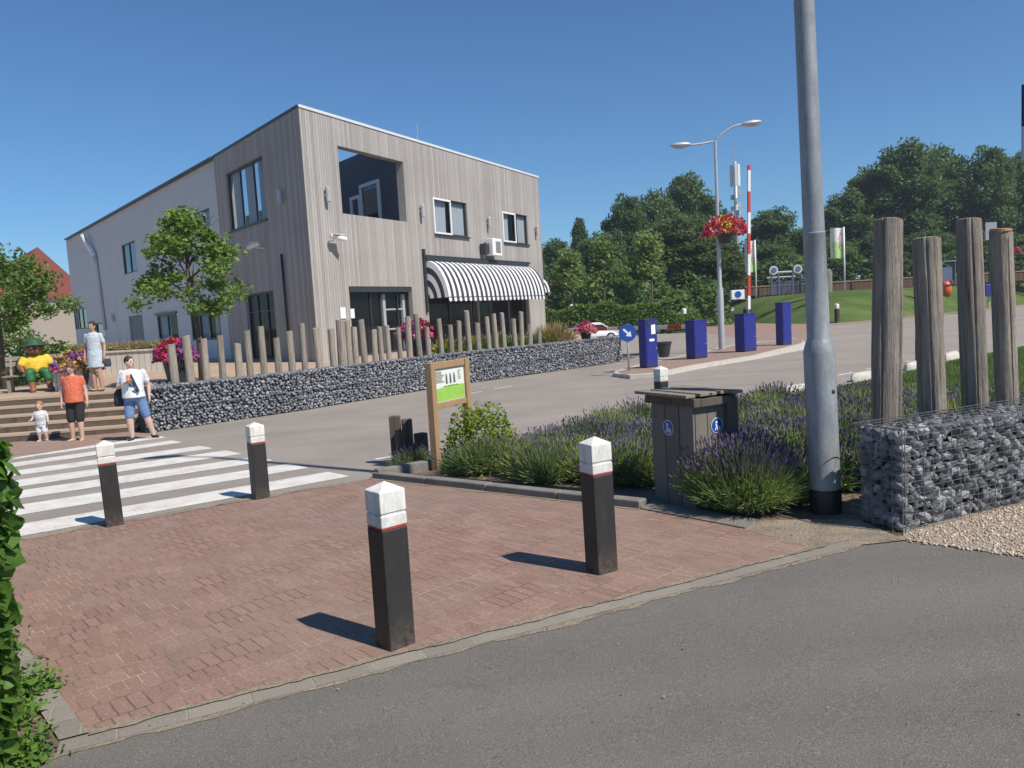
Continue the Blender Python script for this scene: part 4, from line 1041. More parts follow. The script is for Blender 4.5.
for i in range(9): pr.raw([(x0_+.03, -.0126, pz1-.035-i*.017), (x0_+.03+r3.uniform(.12, .21), -.0126, pz1-.035-i*.017), (x0_+.03+r3.uniform(.12, .2), -.0126, pz1-.043-i*.017), (x0_+.03, -.0126, pz1-.043-i*.017)], [(3, 2, 1, 0)])
for q in (.40, .53, .66):
    xx = x0_+bw_*q; zz0 = zgm+.045; hh = .13
    pr.raw([(xx-.02, -.0126, zz0), (xx+.025, -.0126, zz0), (xx+.02, -.0126, zz0+hh*.7), (xx+.006, -.0126, zz0+hh), (xx-.012, -.0126, zz0+hh), (xx-.018, -.0126, zz0+hh*.6)], [(0, 1, 2, 3, 4, 5)])
for i in range(6): pr.raw([(x0_+bw_*.78, -.0126, pz1-.05-i*.022), (x0_+bw_*.78+r3.uniform(.05, .1), -.0126, pz1-.05-i*.022), (x0_+bw_*.78+.05, -.0126, pz1-.058-i*.022), (x0_+bw_*.78, -.0126, pz1-.058-i*.022)], [(3, 2, 1, 0)])
for i in range(5): pr.raw([(x0_+bw_*(.3+.1*i), -.0128, zgm+.006), (x0_+bw_*(.37+.1*i), -.0128, zgm+.006), (x0_+bw_*(.37+.1*i), -.0128, zgm+.02), (x0_+bw_*(.3+.1*i), -.0128, zgm+.02)], [(0, 1, 2, 3)])
pr.build('printing', plain('print_ink', (.13, .12, .12), .5, .3, 30), sg, fix=False)
stk = [((399, 467), 416, .075, 'tallest dark stake at the left end of the small stepped palisade'), ((411, 466), 419, .07, 'second tallest dark stake in the small stepped palisade'), ((403, 470), 430, .06, 'rounded front stake of the small stepped palisade'), ((424, 463), 433, .08, 'broad low dark stake nearest the information board'), ((415, 469), 444, .06, 'shortest stake in the small stepped palisade, front row')]
for i, ((u, v), vt, rr, lab) in enumerate(stk):
    b = G(u, v); b = b+np.array([-.05, .25, 0]); z = gz(b[0], b[1]); h = height_at((b[0], b[1], z), vt)
    mb = MB(); mb.box((0, 0, h/2), (rr*1.9, rr*1.6, h)) if i != 2 else mb.lathe([(rr, 0), (rr, h-.03), (rr*.8, h)], 14)
    tag(mb.build('palisade_stake', m_darkwood, None, (b[0], b[1], z), R(15*i), bevel=.01), lab, 'stake', 'stakes of the stepped palisade')

# ================================================================== PLANTS
def blades(n, r2, base_r, length, width, spread, droop=.25, curve=True):
    """radiating narrow blades: returns verts (n*4,3) quads tapering to the tip, and tips/dirs"""
    az = r2.uniform(0, 2*np.pi, n); el = np.arcsin(1-(1-np.cos(spread))*r2.uniform(0, 1, n)**.9)
    d = np.stack([np.cos(el)*np.cos(az), np.cos(el)*np.sin(az), np.sin(el)], 1)
    rad = np.sqrt(r2.uniform(0, 1, n))*base_r; a2 = r2.uniform(0, 6.28, n)
    o = np.stack([rad*np.cos(a2), rad*np.sin(a2), np.zeros(n)], 1)*.6 + d*np.array([base_r*.35, base_r*.35, 0])
    L = length*(r2.uniform(.75, 1.08, n))
    mid = o+d*L[:, None]*.55; tip = o+d*L[:, None]; tip[:, 2] -= droop*L*(1-np.sin(el))*.5
    s = np.cross(d, r2.normal(size=(n, 3))); s /= np.linalg.norm(s, axis=1)[:, None]
    return o, mid, tip, d, s*width
def lav_mesh(name, n, R_, H_, seed, w_=.006, flower=True, mats=None, spr=1.25, fl_h=.05, flp=.68, fz=.45):
    r2 = np.random.default_rng(seed); o, mid, tip, d, s = blades(n, r2, R_*.55, 1.0, 1.0, spr)
    sc = np.array([R_*.75, R_*.75, H_*.86]); mid = o+(mid-o)*sc; tip = o+(tip-o)*sc; s = s*w_
    V = []; F = []; MI = []
    Q = np.stack([o-s*.6, o+s*.6, mid+s, mid-s], 1).reshape(-1, 3); V.append(Q); F.append(np.arange(len(Q)).reshape(-1, 4)); MI += [0]*n; b = len(Q)
    Q = np.stack([mid-s, mid+s, tip+s*.4, tip-s*.4], 1).reshape(-1, 3); V.append(Q); F.append(np.arange(len(Q)).reshape(-1, 4)+b); MI += [0]*n; b += len(Q)
    # narrow side leaves along each stem
    for f in (.3, .5, .68):
        p = o+(tip-o)*f; t_ = r2.normal(size=(n, 3))*.045*np.array([1, 1, .6])+d*.035; sd_ = np.cross(t_, d); sd_ /= (np.linalg.norm(sd_, axis=1)[:, None]+1e-9); sd_ *= w_*.9
        Q = np.stack([p, p+t_*.5+sd_, p+t_, p+t_*.5-sd_], 1).reshape(-1, 3); V.append(Q); F.append(np.arange(len(Q)).reshape(-1, 4)+b); MI += [0]*n; b += len(Q)
    if flower:
        k = np.where((r2.uniform(0, 1, n) < flp) & (d[:, 2] > fz))[0]; p = tip[k]; dd = d[k]+np.array([0, 0, .35]); dd /= np.linalg.norm(dd, axis=1)[:, None]
        for q in range(2):
            sd_ = np.cross(dd, r2.normal(size=dd.shape)); sd_ /= np.linalg.norm(sd_, axis=1)[:, None]; sd_ *= .0085
            hh = fl_h*r2.uniform(.7, 1.3, len(k))[:, None]
            Q = np.stack([p, p+dd*hh*.5+sd_, p+dd*hh, p+dd*hh*.5-sd_], 1).reshape(-1, 3); V.append(Q); F.append(np.arange(len(Q)).reshape(-1, 4)+b); MI += [1]*len(k); b += len(Q)
    return fastmesh(name, np.concatenate(V), np.concatenate(F), mats or [m_lav_g, m_lav_p], MI)
big = G(752, 512)[:2]+np.array([-.02, .18])
o = link('lavender_bush', lav_mesh('lavender_bush', 8500, .55, .72, 1, .0046, flp=.62, spr=1.18, fz=.68), None, (big[0], big[1], gz(*big)))
tag(o, 'large rounded lavender bush with purple tips in front of the bin enclosure', 'lavender', 'lavender bushes in the bed')
lavm = [lav_mesh('lavender_bush', 1000, .48, .60, 10+k, .0075) for k in range(4)]
lavy = [lav_mesh('lavender_bush', 1000, .48, .58, 20+k, .0075, mats=[m_lav_y, m_lav_gr], flp=.26) for k in range(3)]
lavg = [lav_mesh('lavender_bush', 1000, .50, .60, 30+k, .0075, mats=[m_lav_g, m_lav_p], flp=.3) for k in range(3)]
def inpoly(p, poly):
    c = False; n = len(poly)
    for i in range(n):
        a, b = poly[i], poly[i-1]
        if (a[1] > p[1]) != (b[1] > p[1]) and p[0] < (b[0]-a[0])*(p[1]-a[1])/(b[1]-a[1])+a[0]: c = not c
    return c
bed = [(-.62, 9.42), (.95, 7.72), (1.28, 7.62), (2.0, 7.55), (2.75, 6.95), (3.2, 7.0), (4.6, 7.7), (7.3, 9.4), (6.6, 10.7), (5.0, 12.5), (3.6, 12.2), (2.1, 11.75), (-.25, 9.95)]
pts = []
yy = 6.8; row = 0
while yy < 12.6:
    xx = -1+(.2 if row % 2 else 0)
    while xx < 7.4:
        p = (xx+random.uniform(-.1, .1), yy+random.uniform(-.08, .08))
        if inpoly(p, bed) and not (1.1 < p[0] < 2.35 and 6.6 < p[1] < 7.75): pts.append(p)
        xx += .46
    yy += .42; row += 1
for i, p in enumerate(pts):
    front = (p[1] < 9.6-(p[0]+.6)*1.02) if p[0] < 1.1 else False
    pale = (math.sin(p[0]*1.3+p[1]*2.9) > -.1)
    ms = lavg if front else (lavy if pale else lavm)
    sc = random.uniform(.85, 1.1)
    o = link('lavender_bush', random.choice(ms), None, (p[0], p[1], gz(*p)-.01), random.uniform(0, 6.28)); o.scale = (sc, sc, sc*random.uniform(.74, .95))
    lab = 'grey-green lavender bush with few spikes, in the front rows above the kerb' if ms is lavg else 'lavender bush with a purple haze of spikes, massed in the kerbed bed' if ms is lavm else 'paler lavender bush with fading grey-purple spikes, massed in the kerbed bed'
    tag(o, lab, 'lavender', 'green lavender in the front rows' if ms is lavg else 'purple lavender massed in the bed' if ms is lavm else 'fading lavender massed in the bed')
for k, (u, v, lab) in enumerate(((410, 470, 'low lavender tuft in front of the stepped palisade'), (800, 505, 'lavender bush tucked between the large bush and the lamp post'), (842, 478, 'sparse lavender between the lamp post and the near gabion wall'))):
    b = G(u, v)[:2]+np.array([0, .18]); o = link('lavender_bush', lavm[k], None, (b[0], b[1], gz(*b)), k); o.scale = (.62, .62, .55) if k == 0 else (.8, .8, .8); tag(o, lab, 'lavender', 'lavender bushes in the bed')

def leaf_quads(C_, size, r2, up=.5, aspect=.62, bend=.18):
    """rhombic leaves folded along the middle, one island each"""
    n = len(C_); nm_ = r2.normal(size=(n, 3)); nm_[:, 2] = np.abs(nm_[:, 2])*1.0+up; nm_ /= np.linalg.norm(nm_, axis=1)[:, None]
    t_ = np.cross(nm_, r2.normal(size=(n, 3))); t_ /= np.linalg.norm(t_, axis=1)[:, None]; s_ = np.cross(nm_, t_)
    sz = (size*r2.uniform(.6, 1.25, n))[:, None]
    A = C_-t_*sz*.5; B = C_+s_*sz*.5*aspect-nm_*sz*bend; Cc = C_+t_*sz*.5; Dd = C_-s_*sz*.5*aspect-nm_*sz*bend
    V = np.stack([A, B, Cc, Dd], 1).reshape(-1, 3); b = np.arange(n)[:, None]*4
    F = np.concatenate([b+np.array([0, 1, 2]), b+np.array([0, 2, 3])]); return V, F
def crown_points(r2, n_cl, n_lf, Rx, Rz, zc, cl=.26, shape='round', hollow=.35):
    P = []
    for k in range(n_cl):
        d = r2.normal(size=3); d /= np.linalg.norm(d); rr = r2.uniform(hollow, 1.0)**.6
        c = d*rr*np.array([Rx, Rx, Rz])
        if shape == 'cone': c[:2] *= max(.12, .85-.75*(c[2]/Rz)) 
        if shape == 'broad': c[:2] *= 1.0+.15*(c[2] < 0)
        c[2] += zc; s = cl*r2.uniform(.6, 1.3)
        q = r2.normal(size=(n_lf, 3)); q /= np.linalg.norm(q, axis=1)[:, None]; q *= (r2.uniform(0, 1, n_lf)**.45)[:, None]
        P.append(c+q*s*np.array([1.15, 1.15, .75])); 
    return np.concatenate(P)
def make_tree(name, seed, H_, Rx, Rz, zc, ncl, nlf, leaf, mat, trunk_r, cl, shape='round', hollow=.35, forks=7):
    r2 = np.random.default_rng(seed); P = crown_points(r2, ncl, nlf, Rx, Rz, zc, cl, shape, hollow); V, F = leaf_quads(P, leaf, r2)
    cm = fastmesh('crown', V, F, mat)
    tb = MB(); pts_ = [(0, 0, -.2), (.02*H_*r2.normal()*.3, 0, zc*.35), (.03*H_*r2.normal()*.3, .02*H_*r2.normal()*.3, zc*.75), (0, 0, zc+Rz*.7)]
    tb.tube(pts_, [trunk_r*1.2, trunk_r, trunk_r*.75, trunk_r*.15], 8)
    for k in range(forks):
        a = r2.uniform(0, 6.28); z0 = zc-Rz*.65+r2.uniform(0, .9)*Rz; rr = Rx*r2.uniform(.5, .85)
        tb.tube([(0, 0, z0), (rr*.5*math.cos(a), rr*.5*math.sin(a), z0+Rz*.2), (rr*math.cos(a), rr*math.sin(a), z0+Rz*.45)], [trunk_r*.42, trunk_r*.28, trunk_r*.08], 6)
    return cm, tb.mesh('trunk', m_bark, True, False)
def place_tree(name, meshes, loc, rz, sc, lab, cat='tree', grp=None, crown_mat=None):
    r = thing(name, lab, cat, loc, rz, grp); c = link('crown', meshes[0], r); link('trunk', meshes[1], r); r.scale = sc
    return r
m_sap = leafmat('leaf_sapling', (.12, .19, .05), (.24, .33, .10), .35)
# young lime tree behind the long wall
tr = D(202, 381, 20.2); tz = ZT
yt = make_tree('young_tree', 3, 5.0, 1.25, 1.55, 3.15, 60, 85, .15, m_lf_lite, .075, .34, 'cone', .3, 12)
hT = height_at((tr[0], tr[1], tz), 203)
o = place_tree('young_tree', yt, (tr[0], tr[1], tz), .6, (hT/4.5,)*3, 'young bright green tree with an upright trunk in front of the grey rendered wall', 'tree')
o.rotation_euler = (0, R(-1.5), .6)
# dense tree at the far left and bush below it
t2 = D(8, 385, 22.5)
ot = make_tree('dense_tree', 9, 5, 2.15, 1.35, 2.9, 70, 100, .17, m_lf_lite, .11, .44, 'broad', .25, 10)
place_tree('broad_tree', ot, (t2[0]-.1, t2[1], ZT), 1, (.82, .82, .95), 'broad leafy tree at the left edge in front of the red roofed house', 'tree')
b_ = D(46, 380, 25)
def bush(name, loc, rx, rz, n, leaf, mat, seed, lab, cat='bush', grp=None):
    r2 = np.random.default_rng(seed); q = r2.normal(size=(n, 3)); q /= np.linalg.norm(q, axis=1)[:, None]; q[:, 2] = np.abs(q[:, 2]); q *= (r2.uniform(.45, 1, n)**.6)[:, None]
    q *= 1+.12*np.sin(q[:, :1]*7+seed)*np.cos(q[:, 1:2]*6)
    V, F = leaf_quads(q*np.array([rx, rx, rz]), leaf, r2); o = link(name, fastmesh(name, V, F, mat), None, loc); return tag(o, lab, cat, grp)
bush('leafy_bush', (b_[0], b_[1], ZT), 1.5, 1.35, 2600, .15, m_lf_lite, 4, 'rounded green bush behind the seated statue')
b2_ = D(14, 380, 27); bush('leafy_bush', (b2_[0], b2_[1], ZT), 1.6, 2.1, 2600, .17, m_lf_mid, 6, 'taller green bush at the left edge behind the grey bench')
yb = np.array([-.45, 9.95]); bush('yellow_shrub', (yb[0], yb[1], gz(*yb)),   .55, .80, 2600, .06, m_yg, 5, 'yellow-green leafy shrub beside the information board', 'shrub')

# trees beyond the road
TB = [make_tree('t', 31+k, 14, 3.6, 5.2, 8.2, 135, 130, .44, mt, .3, 1.05, sh, .4, 8) for k, (mt, sh) in enumerate(((m_lf_dark, 'round'), (m_lf_dark, 'broad'), (m_lf_mid, 'round'), (m_lf_olive, 'round'), (m_lf_dark, 'cone')))]
def far_tree(u, vtop, depth, zbase, width_px, kind, lab, grp, cat='tree', name='broadleaf_tree'):
    p = D(u, 300, depth); h = height_at((p[0], p[1], zbase), vtop); wd = width_px*depth/FPX/2
    return place_tree(name, TB[kind], (p[0], p[1], zbase), random.uniform(0, 6.28), (wd/4.4, wd/4.4, h/13.9), lab, cat, grp)
zl = -.3
left_row = [(556, 238, 84, 56, 0, 'dark tree at the left end of the wood beside the timber building'), (583, 212, 90, 34, 4, 'slim pointed tree rising behind the dark trees left of the wood'), (606, 226, 82, 60, 1, 'dark bushy tree left of the wood, lower than its neighbours'),
            (628, 193, 88, 56, 0, 'tall dark tree left of centre in the wood behind the hedge'), (656, 182, 90, 62, 1, 'tall dark rounded tree in the middle of the wood behind the hedge'), (692, 170, 92, 64, 0, 'tallest dark tree of the wood, left of the double street lamp'), (716, 190, 95, 46, 1, 'dark tree half behind the double street lamp'),
            (682, 214, 74, 84, 3, 'broad olive-toned tree in front of the dark wood'), (720, 238, 72, 62, 3, 'smaller olive-toned tree at the right end of the wood'), (645, 236, 70, 44, 2, 'lighter green young tree standing before the wood'), (570, 254, 70, 46, 2, 'mid green tree at the left foot of the wood'), (612, 256, 68, 44, 2, 'mid green tree low in front of the wood near the slim sapling')]
for u, v, dp, wp, kd, lab in left_row: far_tree(u, v, dp, zl, wp, kd, lab, 'trees of the wood behind the hedge')
right_row = [(776, 206, 96, 64, 0, 'dark tree seen left of the galvanised lamp post'), (806, 224, 98, 60, 1, 'low dark tree directly behind the galvanised lamp post'), (848, 188, 92, 62, 0, 'dark tree just right of the galvanised lamp post'), (870, 160, 96, 52, 1, 'tall loose tree behind the tallest timber post'),
             (905, 138, 92, 78, 0, 'tall broad dark tree behind the second timber post'), (940, 136, 95, 70, 1, 'tallest dark tree behind the pair of right-hand timber posts'), (988, 144, 92, 62, 0, 'tall dark tree between the two last timber posts'), (1022, 142, 96, 66, 1, 'tall dark tree at the right edge of the picture'), (1070, 150, 95, 80, 0, 'dark tree just beyond the right edge'),
             (832, 236, 84, 56, 2, 'lower leafy tree on the lawn edge behind the banner'), (880, 232, 86, 60, 0, 'lower dark tree filling the gap behind the tallest timber post'), (930, 226, 86, 66, 1, 'lower dark tree behind the shortest timber post'), (975, 230, 85, 66, 0, 'lower dark tree behind the third timber post'), (1016, 232, 86, 64, 1, 'lower dark tree behind the last timber post'), (770, 240, 86, 60, 1, 'lower dark tree behind the play frame')]
for u, v, dp, wp, kd, lab in right_row: far_tree(u, v, dp, MOUND_TOP-.3, wp, kd, lab, 'trees along the top of the lawn')
ups = [(740, 252, 84, 52), (790, 254, 83, 50), (545, 268, 76, 40), (590, 276, 66, 50), (655, 280, 66, 70), (625, 283, 64, 50), (700, 274, 68, 54)]
for i, (u, v, dp, wp) in enumerate(ups):
    lab = ['dark undergrowth bush beside the red and white barrier', 'dark undergrowth bush behind the play frame', 'dark undergrowth bush touching the timber building', 'undergrowth bush at the left above the hedge', 'wide undergrowth bush above the middle of the hedge', 'small undergrowth bush above the hedge near the slim sapling', 'undergrowth bush left of the double street lamp'][i]
    p = D(u, 300, dp); zb_ = (MOUND_TOP-.3 if u > 735 else zl); h = height_at((p[0], p[1], zb_), v)
    bush('undergrowth', (p[0], p[1], zb_), wp*dp/FPX/2*1.2, h, 1500, .55, m_lf_dark if i < 3 else m_lf_mid, 60+i, lab, 'bush', 'undergrowth below the trees')
SP = make_tree('sapling', 77, 5, .75, 1.35, 3.9, 20, 60, .26, m_sap, .06, .45, 'round', .2, 4)
for u, v, vb, lab in ((605, 238, 303, 'slim pale-trunked sapling above the hedge, left of its companions'), (652, 232, 305, 'light green sapling in the middle above the hedge'), (572, 250, 303, 'light green sapling above the left end of the hedge')):
    p = D(u, 300, 62); h = height_at((p[0], p[1], zl), v); place_tree('sapling', SP, (p[0], p[1], zl), random.uniform(0, 6), (h/5.3,)*3, lab, 'tree', 'saplings above the hedge')
# hedge across the road
def hedge(name, a, b, wd, h, n, leaf, mat, lab, z0, seed, clumps=True):
    r2 = np.random.default_rng(seed); a, b = np.array(a), np.array(b); L = np.linalg.norm(b-a); t_ = (b-a)/L; nn_ = np.array([-t_[1], t_[0]])
    s = r2.uniform(0, L, n); q = r2.uniform(-1, 1, n); z = r2.uniform(0, 1, n)
    edge = r2.integers(0, 3, n); q = np.where(edge == 0, -1+r2.uniform(-.12, .12, n), q); z = np.where(edge == 1, 1+r2.uniform(-.08, .05, n), z)
    hh = h*(1+.07*np.sin(s*1.1+seed)+.05*np.sin(s*2.7))
    P = np.stack([a[0]+t_[0]*s+nn_[0]*q*wd/2, a[1]+t_[1]*s+nn_[1]*q*wd/2, z*hh], 1)
    V, F = leaf_quads(P-np.array([a[0], a[1], 0]), leaf, r2); o = link(name, fastmesh(name, V, F, mat), None, (a[0], a[1], z0)); return tag(o, lab, 'hedge')
ha, hb_ = D(535, 300, 56)[:2], D(668, 300, 56)[:2]
hh_ = height_at((ha[0], ha[1], zl), 310)
hedge('hedge', ha, hb_, 2.0, max(1.2, hh_), 9000, .28, m_hedge, 'long clipped green hedge across the road behind the barrier', zl, 3)
uh0, uh1 = D(700, 300, 83)[:2], D(1090, 300, 83)[:2]
hedge('undergrowth_hedge', uh0, uh1, 3.0, 3.4, 9000, .6, m_lf_dark, 'long dark strip of undergrowth behind the brown timber fence', MOUND_TOP-.4, 6)
for i, (u, wdx) in enumerate(((676, 1.0), (690, .9))):
    p = D(u, 300, 55); bush('round_shrub', (p[0], p[1], zl), 1.0, 1.45, 1200, .25, m_hedge, 80+i, ['round dark shrub at the right end of the hedge', 'small round shrub last in line right of the hedge'][i], 'shrub')

# climbing hedge at the left, close to the camera
def vine():
    r2 = np.random.default_rng(8); n = 10500
    base = np.array([-2.385, 3.36]); tip = np.array([-5.42, 6.95]); t_ = (tip-base)/np.linalg.norm(tip-base); L = np.linalg.norm(tip-base); out = np.array([t_[1], -t_[0]])   # towards the plaza
    s = np.where(r2.uniform(0, 1, n) < .7, r2.uniform(-.35, 1.3, n), r2.uniform(-.35, L, n)); q = np.abs(r2.normal(0, .13, n)); z = r2.uniform(0, 1, n); side = r2.uniform(0, 1, n); q = np.where(side > .78, .50-q*.6, q); q = np.where((side > .62) & (side < .70), r2.uniform(0, .5, n), q); s = np.where((side > .62) & (side < .66), -.36+np.abs(r2.normal(0, .05, n)), s); s = np.where(side > .78, r2.uniform(-.35, L, n), s); z = np.where((side > .66) & (side < .70), r2.uniform(.9, 1.02, n), z)
    hh = 1.72+.06*np.sin(s*5)
    P = np.stack([base[0]+t_[0]*s-out[0]*(q-.02), base[1]+t_[1]*s-out[1]*(q-.02), z*hh], 1)
    bul = (.045*np.sin(s*4.1+z*5)+.035*np.sin(s*9-z*11)-.03+.09*z*z)*np.where(side > .78, -1, 1); P[:, 0] += out[0]*bul; P[:, 1] += out[1]*bul
    # lobed leaves: a fan of six points round a folded centre, facing outwards and up
    sg_ = np.where(side > .78, -1.0, 1.0)[:, None]; nm_ = r2.normal(size=(n, 3))*.75+np.array([out[0], out[1], 0])*sg_+np.array([0, 0, .45]); nm_ /= np.linalg.norm(nm_, axis=1)[:, None]
    t3 = np.cross(nm_, r2.normal(size=(n, 3))); t3[:, 2] -= .7; t3 -= nm_*(t3*nm_).sum(1)[:, None]; t3 /= np.linalg.norm(t3, axis=1)[:, None]; s3 = np.cross(nm_, t3)
    sz = (.074*r2.uniform(.3, 1.3, n)**1.2)[:, None]
    out_ = [(-.55, 0), (-.45, .42), (.02, .60), (.35, .42), (.78, .0), (.35, -.42), (.02, -.60), (-.45, -.42)]
    vs = [P+nm_*sz*.10]+[P+t3*sz*a+s3*sz*b-nm_*sz*(.25*abs(b)+.15*max(a, 0)**2) for a, b in out_]
    V = np.stack(vs, 1).reshape(-1, 3); k = len(out_); b = np.arange(n)[:, None]*(k+1)
    F = np.concatenate([b+np.array([0, 1+i, 1+(i+1) % k]) for i in range(k)])
    loc = (base[0], base[1], gz(*base)); V = V-np.array([base[0], base[1], 0])
    root = thing('climbing_hedge', 'leafy green climbing hedge at the left edge close to the camera', 'hedge', loc)
    link('leaves', fastmesh('leaves', V, F, m_vine, smooth=True), root)
    st = MB(); r3 = random.Random(3)
    for i in range(34):
        x = r3.uniform(-.5, L); p = [(t_[0]*x-out[0]*.2, t_[1]*x-out[1]*.2, 0)]
        for j in range(1, 6): p.append((t_[0]*(x+r3.uniform(-.1, .1))-out[0]*(.2+r3.uniform(-.04, .1)), t_[1]*(x+r3.uniform(-.1, .1))-out[1]*(.2+r3.uniform(-.04, .1)), j*.31))
        st.tube(p, [.012, .011, .01, .009, .007, .004], 5)
    st.build('stems', m_bark, root, fix=False)
    core = MB(); core.prism([tuple(t_*-.22-out*.22), tuple(t_*L-out*.22), tuple(t_*L-out*.30), tuple(t_*-.22-out*.30)], -.1, 1.40); core.build('fence_panel', m_darkwood, root)
vine()
def weeds(name, spots, n, hgt, mat, lab, cat='weeds'):
    r2 = np.random.default_rng(5); C_ = []
    for (x, y, rr) in spots:
        q = r2.normal(size=(n, 2))*rr*.5; z = np.abs(r2.normal(size=n))*hgt*.5
        C_.append(np.stack([x+q[:, 0], y+q[:, 1], [gz(x, y)+v for v in z]], 1))
    C_ = np.concatenate(C_); V, F = leaf_quads(C_, .045, r2, .6); o = link(name, fastmesh(name, V, F, mat)); o['kind'] = 'stuff'; o['label'] = lab; return o
wp_ = [G(u, v)[:2] for u, v in ((12, 730), (30, 752), (8, 700), (22, 690), (-5, 760), (38, 764), (25, 715), (48, 690), (10, 655))]
weeds('weeds', [(p[0]-.05, p[1], .12) for p in wp_], 190, .10, m_vine, 'low green weeds along the foot of the climbing hedge')
# pebbles of the gravel strip
r2 = np.random.default_rng(31); Pg = []; gpoly = [tuple(G(905, 542)[:2]), tuple(G(1024, 559)[:2]), (4.6, 5.6), (6.6, 6.6), (6.6, 7.25), (2.86, 5.55)]
while len(Pg) < 4200:
    x, y = r2.uniform(2.7, 6.6), r2.uniform(4.7, 7.3)
    if inpoly((x, y), gpoly): Pg.append((x, y, gz(x, y)+.006))
V, F = stones(np.array(Pg), r2.uniform(.008, .018, len(Pg)), [(a, b) for a, b in stone_templates(5, 1, 9)], r2)
o = link('gravel', fastmesh('gravel', V, F, stonemat('pebble', (.36, .28, .20), (.56, .46, .36), (.66, .6, .52)))); o['kind'] = 'stuff'; o['label'] = 'loose pale brown gravel in front of the near gabion wall'
# fallen bits on the path and the plaza, sand along the edges
Pl = []
for k in range(150):
    if k < 40: u, v = r2.uniform(120, 1024), r2.uniform(560, 768)
    elif k < 110: u, v = r2.uniform(640, 900), r2.uniform(505, 550)
    else: u, v = r2.uniform(60, 700), r2.uniform(500, 720)
    p = G(u, v); Pl.append((p[0], p[1], gz(p[0], p[1])+.012))
V, F = leaf_quads(np.array(Pl), .016, r2, 1.4, .6, .1); o = link('leaf_litter', fastmesh('leaf_litter', V, F, leafmat('litter', (.16, .12, .08), (.40, .35, .28), .1, .8))); o['kind'] = 'stuff'; o['label'] = 'small dry leaf bits scattered on the path and the bricks'
# verge grass blades
def grass(name, poly, n, hgt, wd, lab, seed):
    r2 = np.random.default_rng(seed); xs_ = [p[0] for p in poly]; ys_ = [p[1] for p in poly]; P = []
    while len(P) < n:
        x, y = r2.uniform(min(xs_), max(xs_)), r2.uniform(min(ys_), max(ys_))
        if inpoly((x, y), poly): P.append((x, y, gz(x, y)+.01))
    P = np.array(P); d = r2.normal(size=(n, 3))*.35; d[:, 2] = 1; h = hgt*r2.uniform(.5, 1.2, n)[:, None]; s = r2.normal(size=(n, 3)); s[:, 2] = 0; s /= np.linalg.norm(s, axis=1)[:, None]; s *= wd
    V = np.stack([P-s, P+s, P+d*h], 1).reshape(-1, 3); F = np.arange(3*n).reshape(-1, 3)
    o = link(name, fastmesh(name, V, F, m_grass)); o['kind'] = 'stuff'; o['label'] = lab
gv = [tuple(q) for q in pl((796, 396), (851, 385), (905, 373), (955, 361), (1024, 348))]+[(14, 16), (10, 11.5), (8.2, 9.8), (6.2, 11), (5.2, 12.8)]
grass('grass', gv, 26000, .075, .006, 'short green grass on the verge behind the near gabion wall', 3)
# white concrete blocks along the verge
for i, (a, b, lab) in enumerate((((785, 396), (806, 392), 'pale rounded concrete block at the near end of the verge, left of the lamp post'), ((852, 382), (881, 377), 'longest pale rounded concrete block on the verge beside the tallest timber post'), ((907, 371), (919, 367.5), 'pale concrete block on the verge between two timber posts'), ((946, 360), (956, 357), 'farthest pale concrete block on the verge by the distant bollard'))):
    A, B = G(*a)[:2], G(*b)[:2]; L = np.linalg.norm(B-A); c = (A+B)/2
    mb = MB(); mb.loft([(0, 0, -.05, L/2, .17), (0, 0, .09, L/2, .165), (0, 0, .16, L/2*.93, .12), (0, 0, .18, L/2*.8, .07)], 16)
    tag(mb.build('concrete_block', m_kerb_pale, None, (c[0], c[1], gz(*c)), math.atan2(*(B-A)[::-1]), auto=50), lab, 'concrete block', 'concrete blocks along the verge')

# ================================================================== BARRIER ISLAND
def cabinet(u, v, vt, wpx, yaw, lab, slot=False):
    b = G(u, v, .11); z = gz(b[0], b[1])+.112; h = height_at((b[0], b[1], z), vt); wd = wpx*b[1]/FPX
    r = thing('barrier_cabinet', lab, 'barrier cabinet', (b[0], b[1], z), yaw, 'blue cabinets on the traffic island')
    mb = MB(); mb.box((0, 0, h/2+.02), (wd, wd*.75, h-.04)); mb.build('housing', m_blue, r, bevel=.02)
    MB().box((0, 0, .015), (wd*.94, wd*.7, .05)).build('plinth', m_frame_dark, r)
    MB().box((0, 0, h+.012), (wd*1.04, wd*.80, .03)).build('lid', m_blue, r, bevel=.008)
    MB().box((0, -wd*.375-.004, h*.36), (wd*.84, .012, h*.56)).build('door', m_blue, r, bevel=.004)
    MB().box((wd*.5+.003, 0, h*.42), (.010, wd*.6, h*.7)).build('side_panel', m_blue, r, bevel=.004)
    mb = MB(); mb.tube([(wd*.34, -wd*.375-.01, h*.4), (wd*.34, -wd*.375-.03, h*.4)], .018, 8); mb.build('lock', m_lamp_grey, r)
    if slot:
        MB().box((wd*.15, -wd*.375-.008, h*.80), (wd*.36, .02, h*.2)).build('ticket_panel', m_frame_white, r, bevel=.004)
        MB().box((wd*.0, -wd*.375-.008, h*.58), (wd*.42, .02, h*.05)).build('ticket_slot', m_signwhite, r)
        MB().box((-wd*.1, -wd*.375-.008, h*.93), (wd*.5, .02, h*.07)).build('display', m_frame_dark, r)
    return r, b, z, h, wd
c1, b1_, z1_, h1_, wd1 = cabinet(649, 367.5, 320, 15, R(30), 'tall blue ticket cabinet with a white panel beside the round blue sign', True)
c2, b2_, z2_, h2_, wd2 = cabinet(697, 358.5, 321, 17, R(30), 'broad blue cabinet holding the lowered barrier arm')
c3, b3_, z3_, h3_, wd3 = cabinet(746, 351.5, 314, 17, R(30), 'blue cabinet carrying the raised red and white barrier arm')
c4, b4_, z4_, h4_, wd4 = cabinet(784, 345, 303, 12.5, R(30), 'slim blue ticket cabinet at the far end of the island')
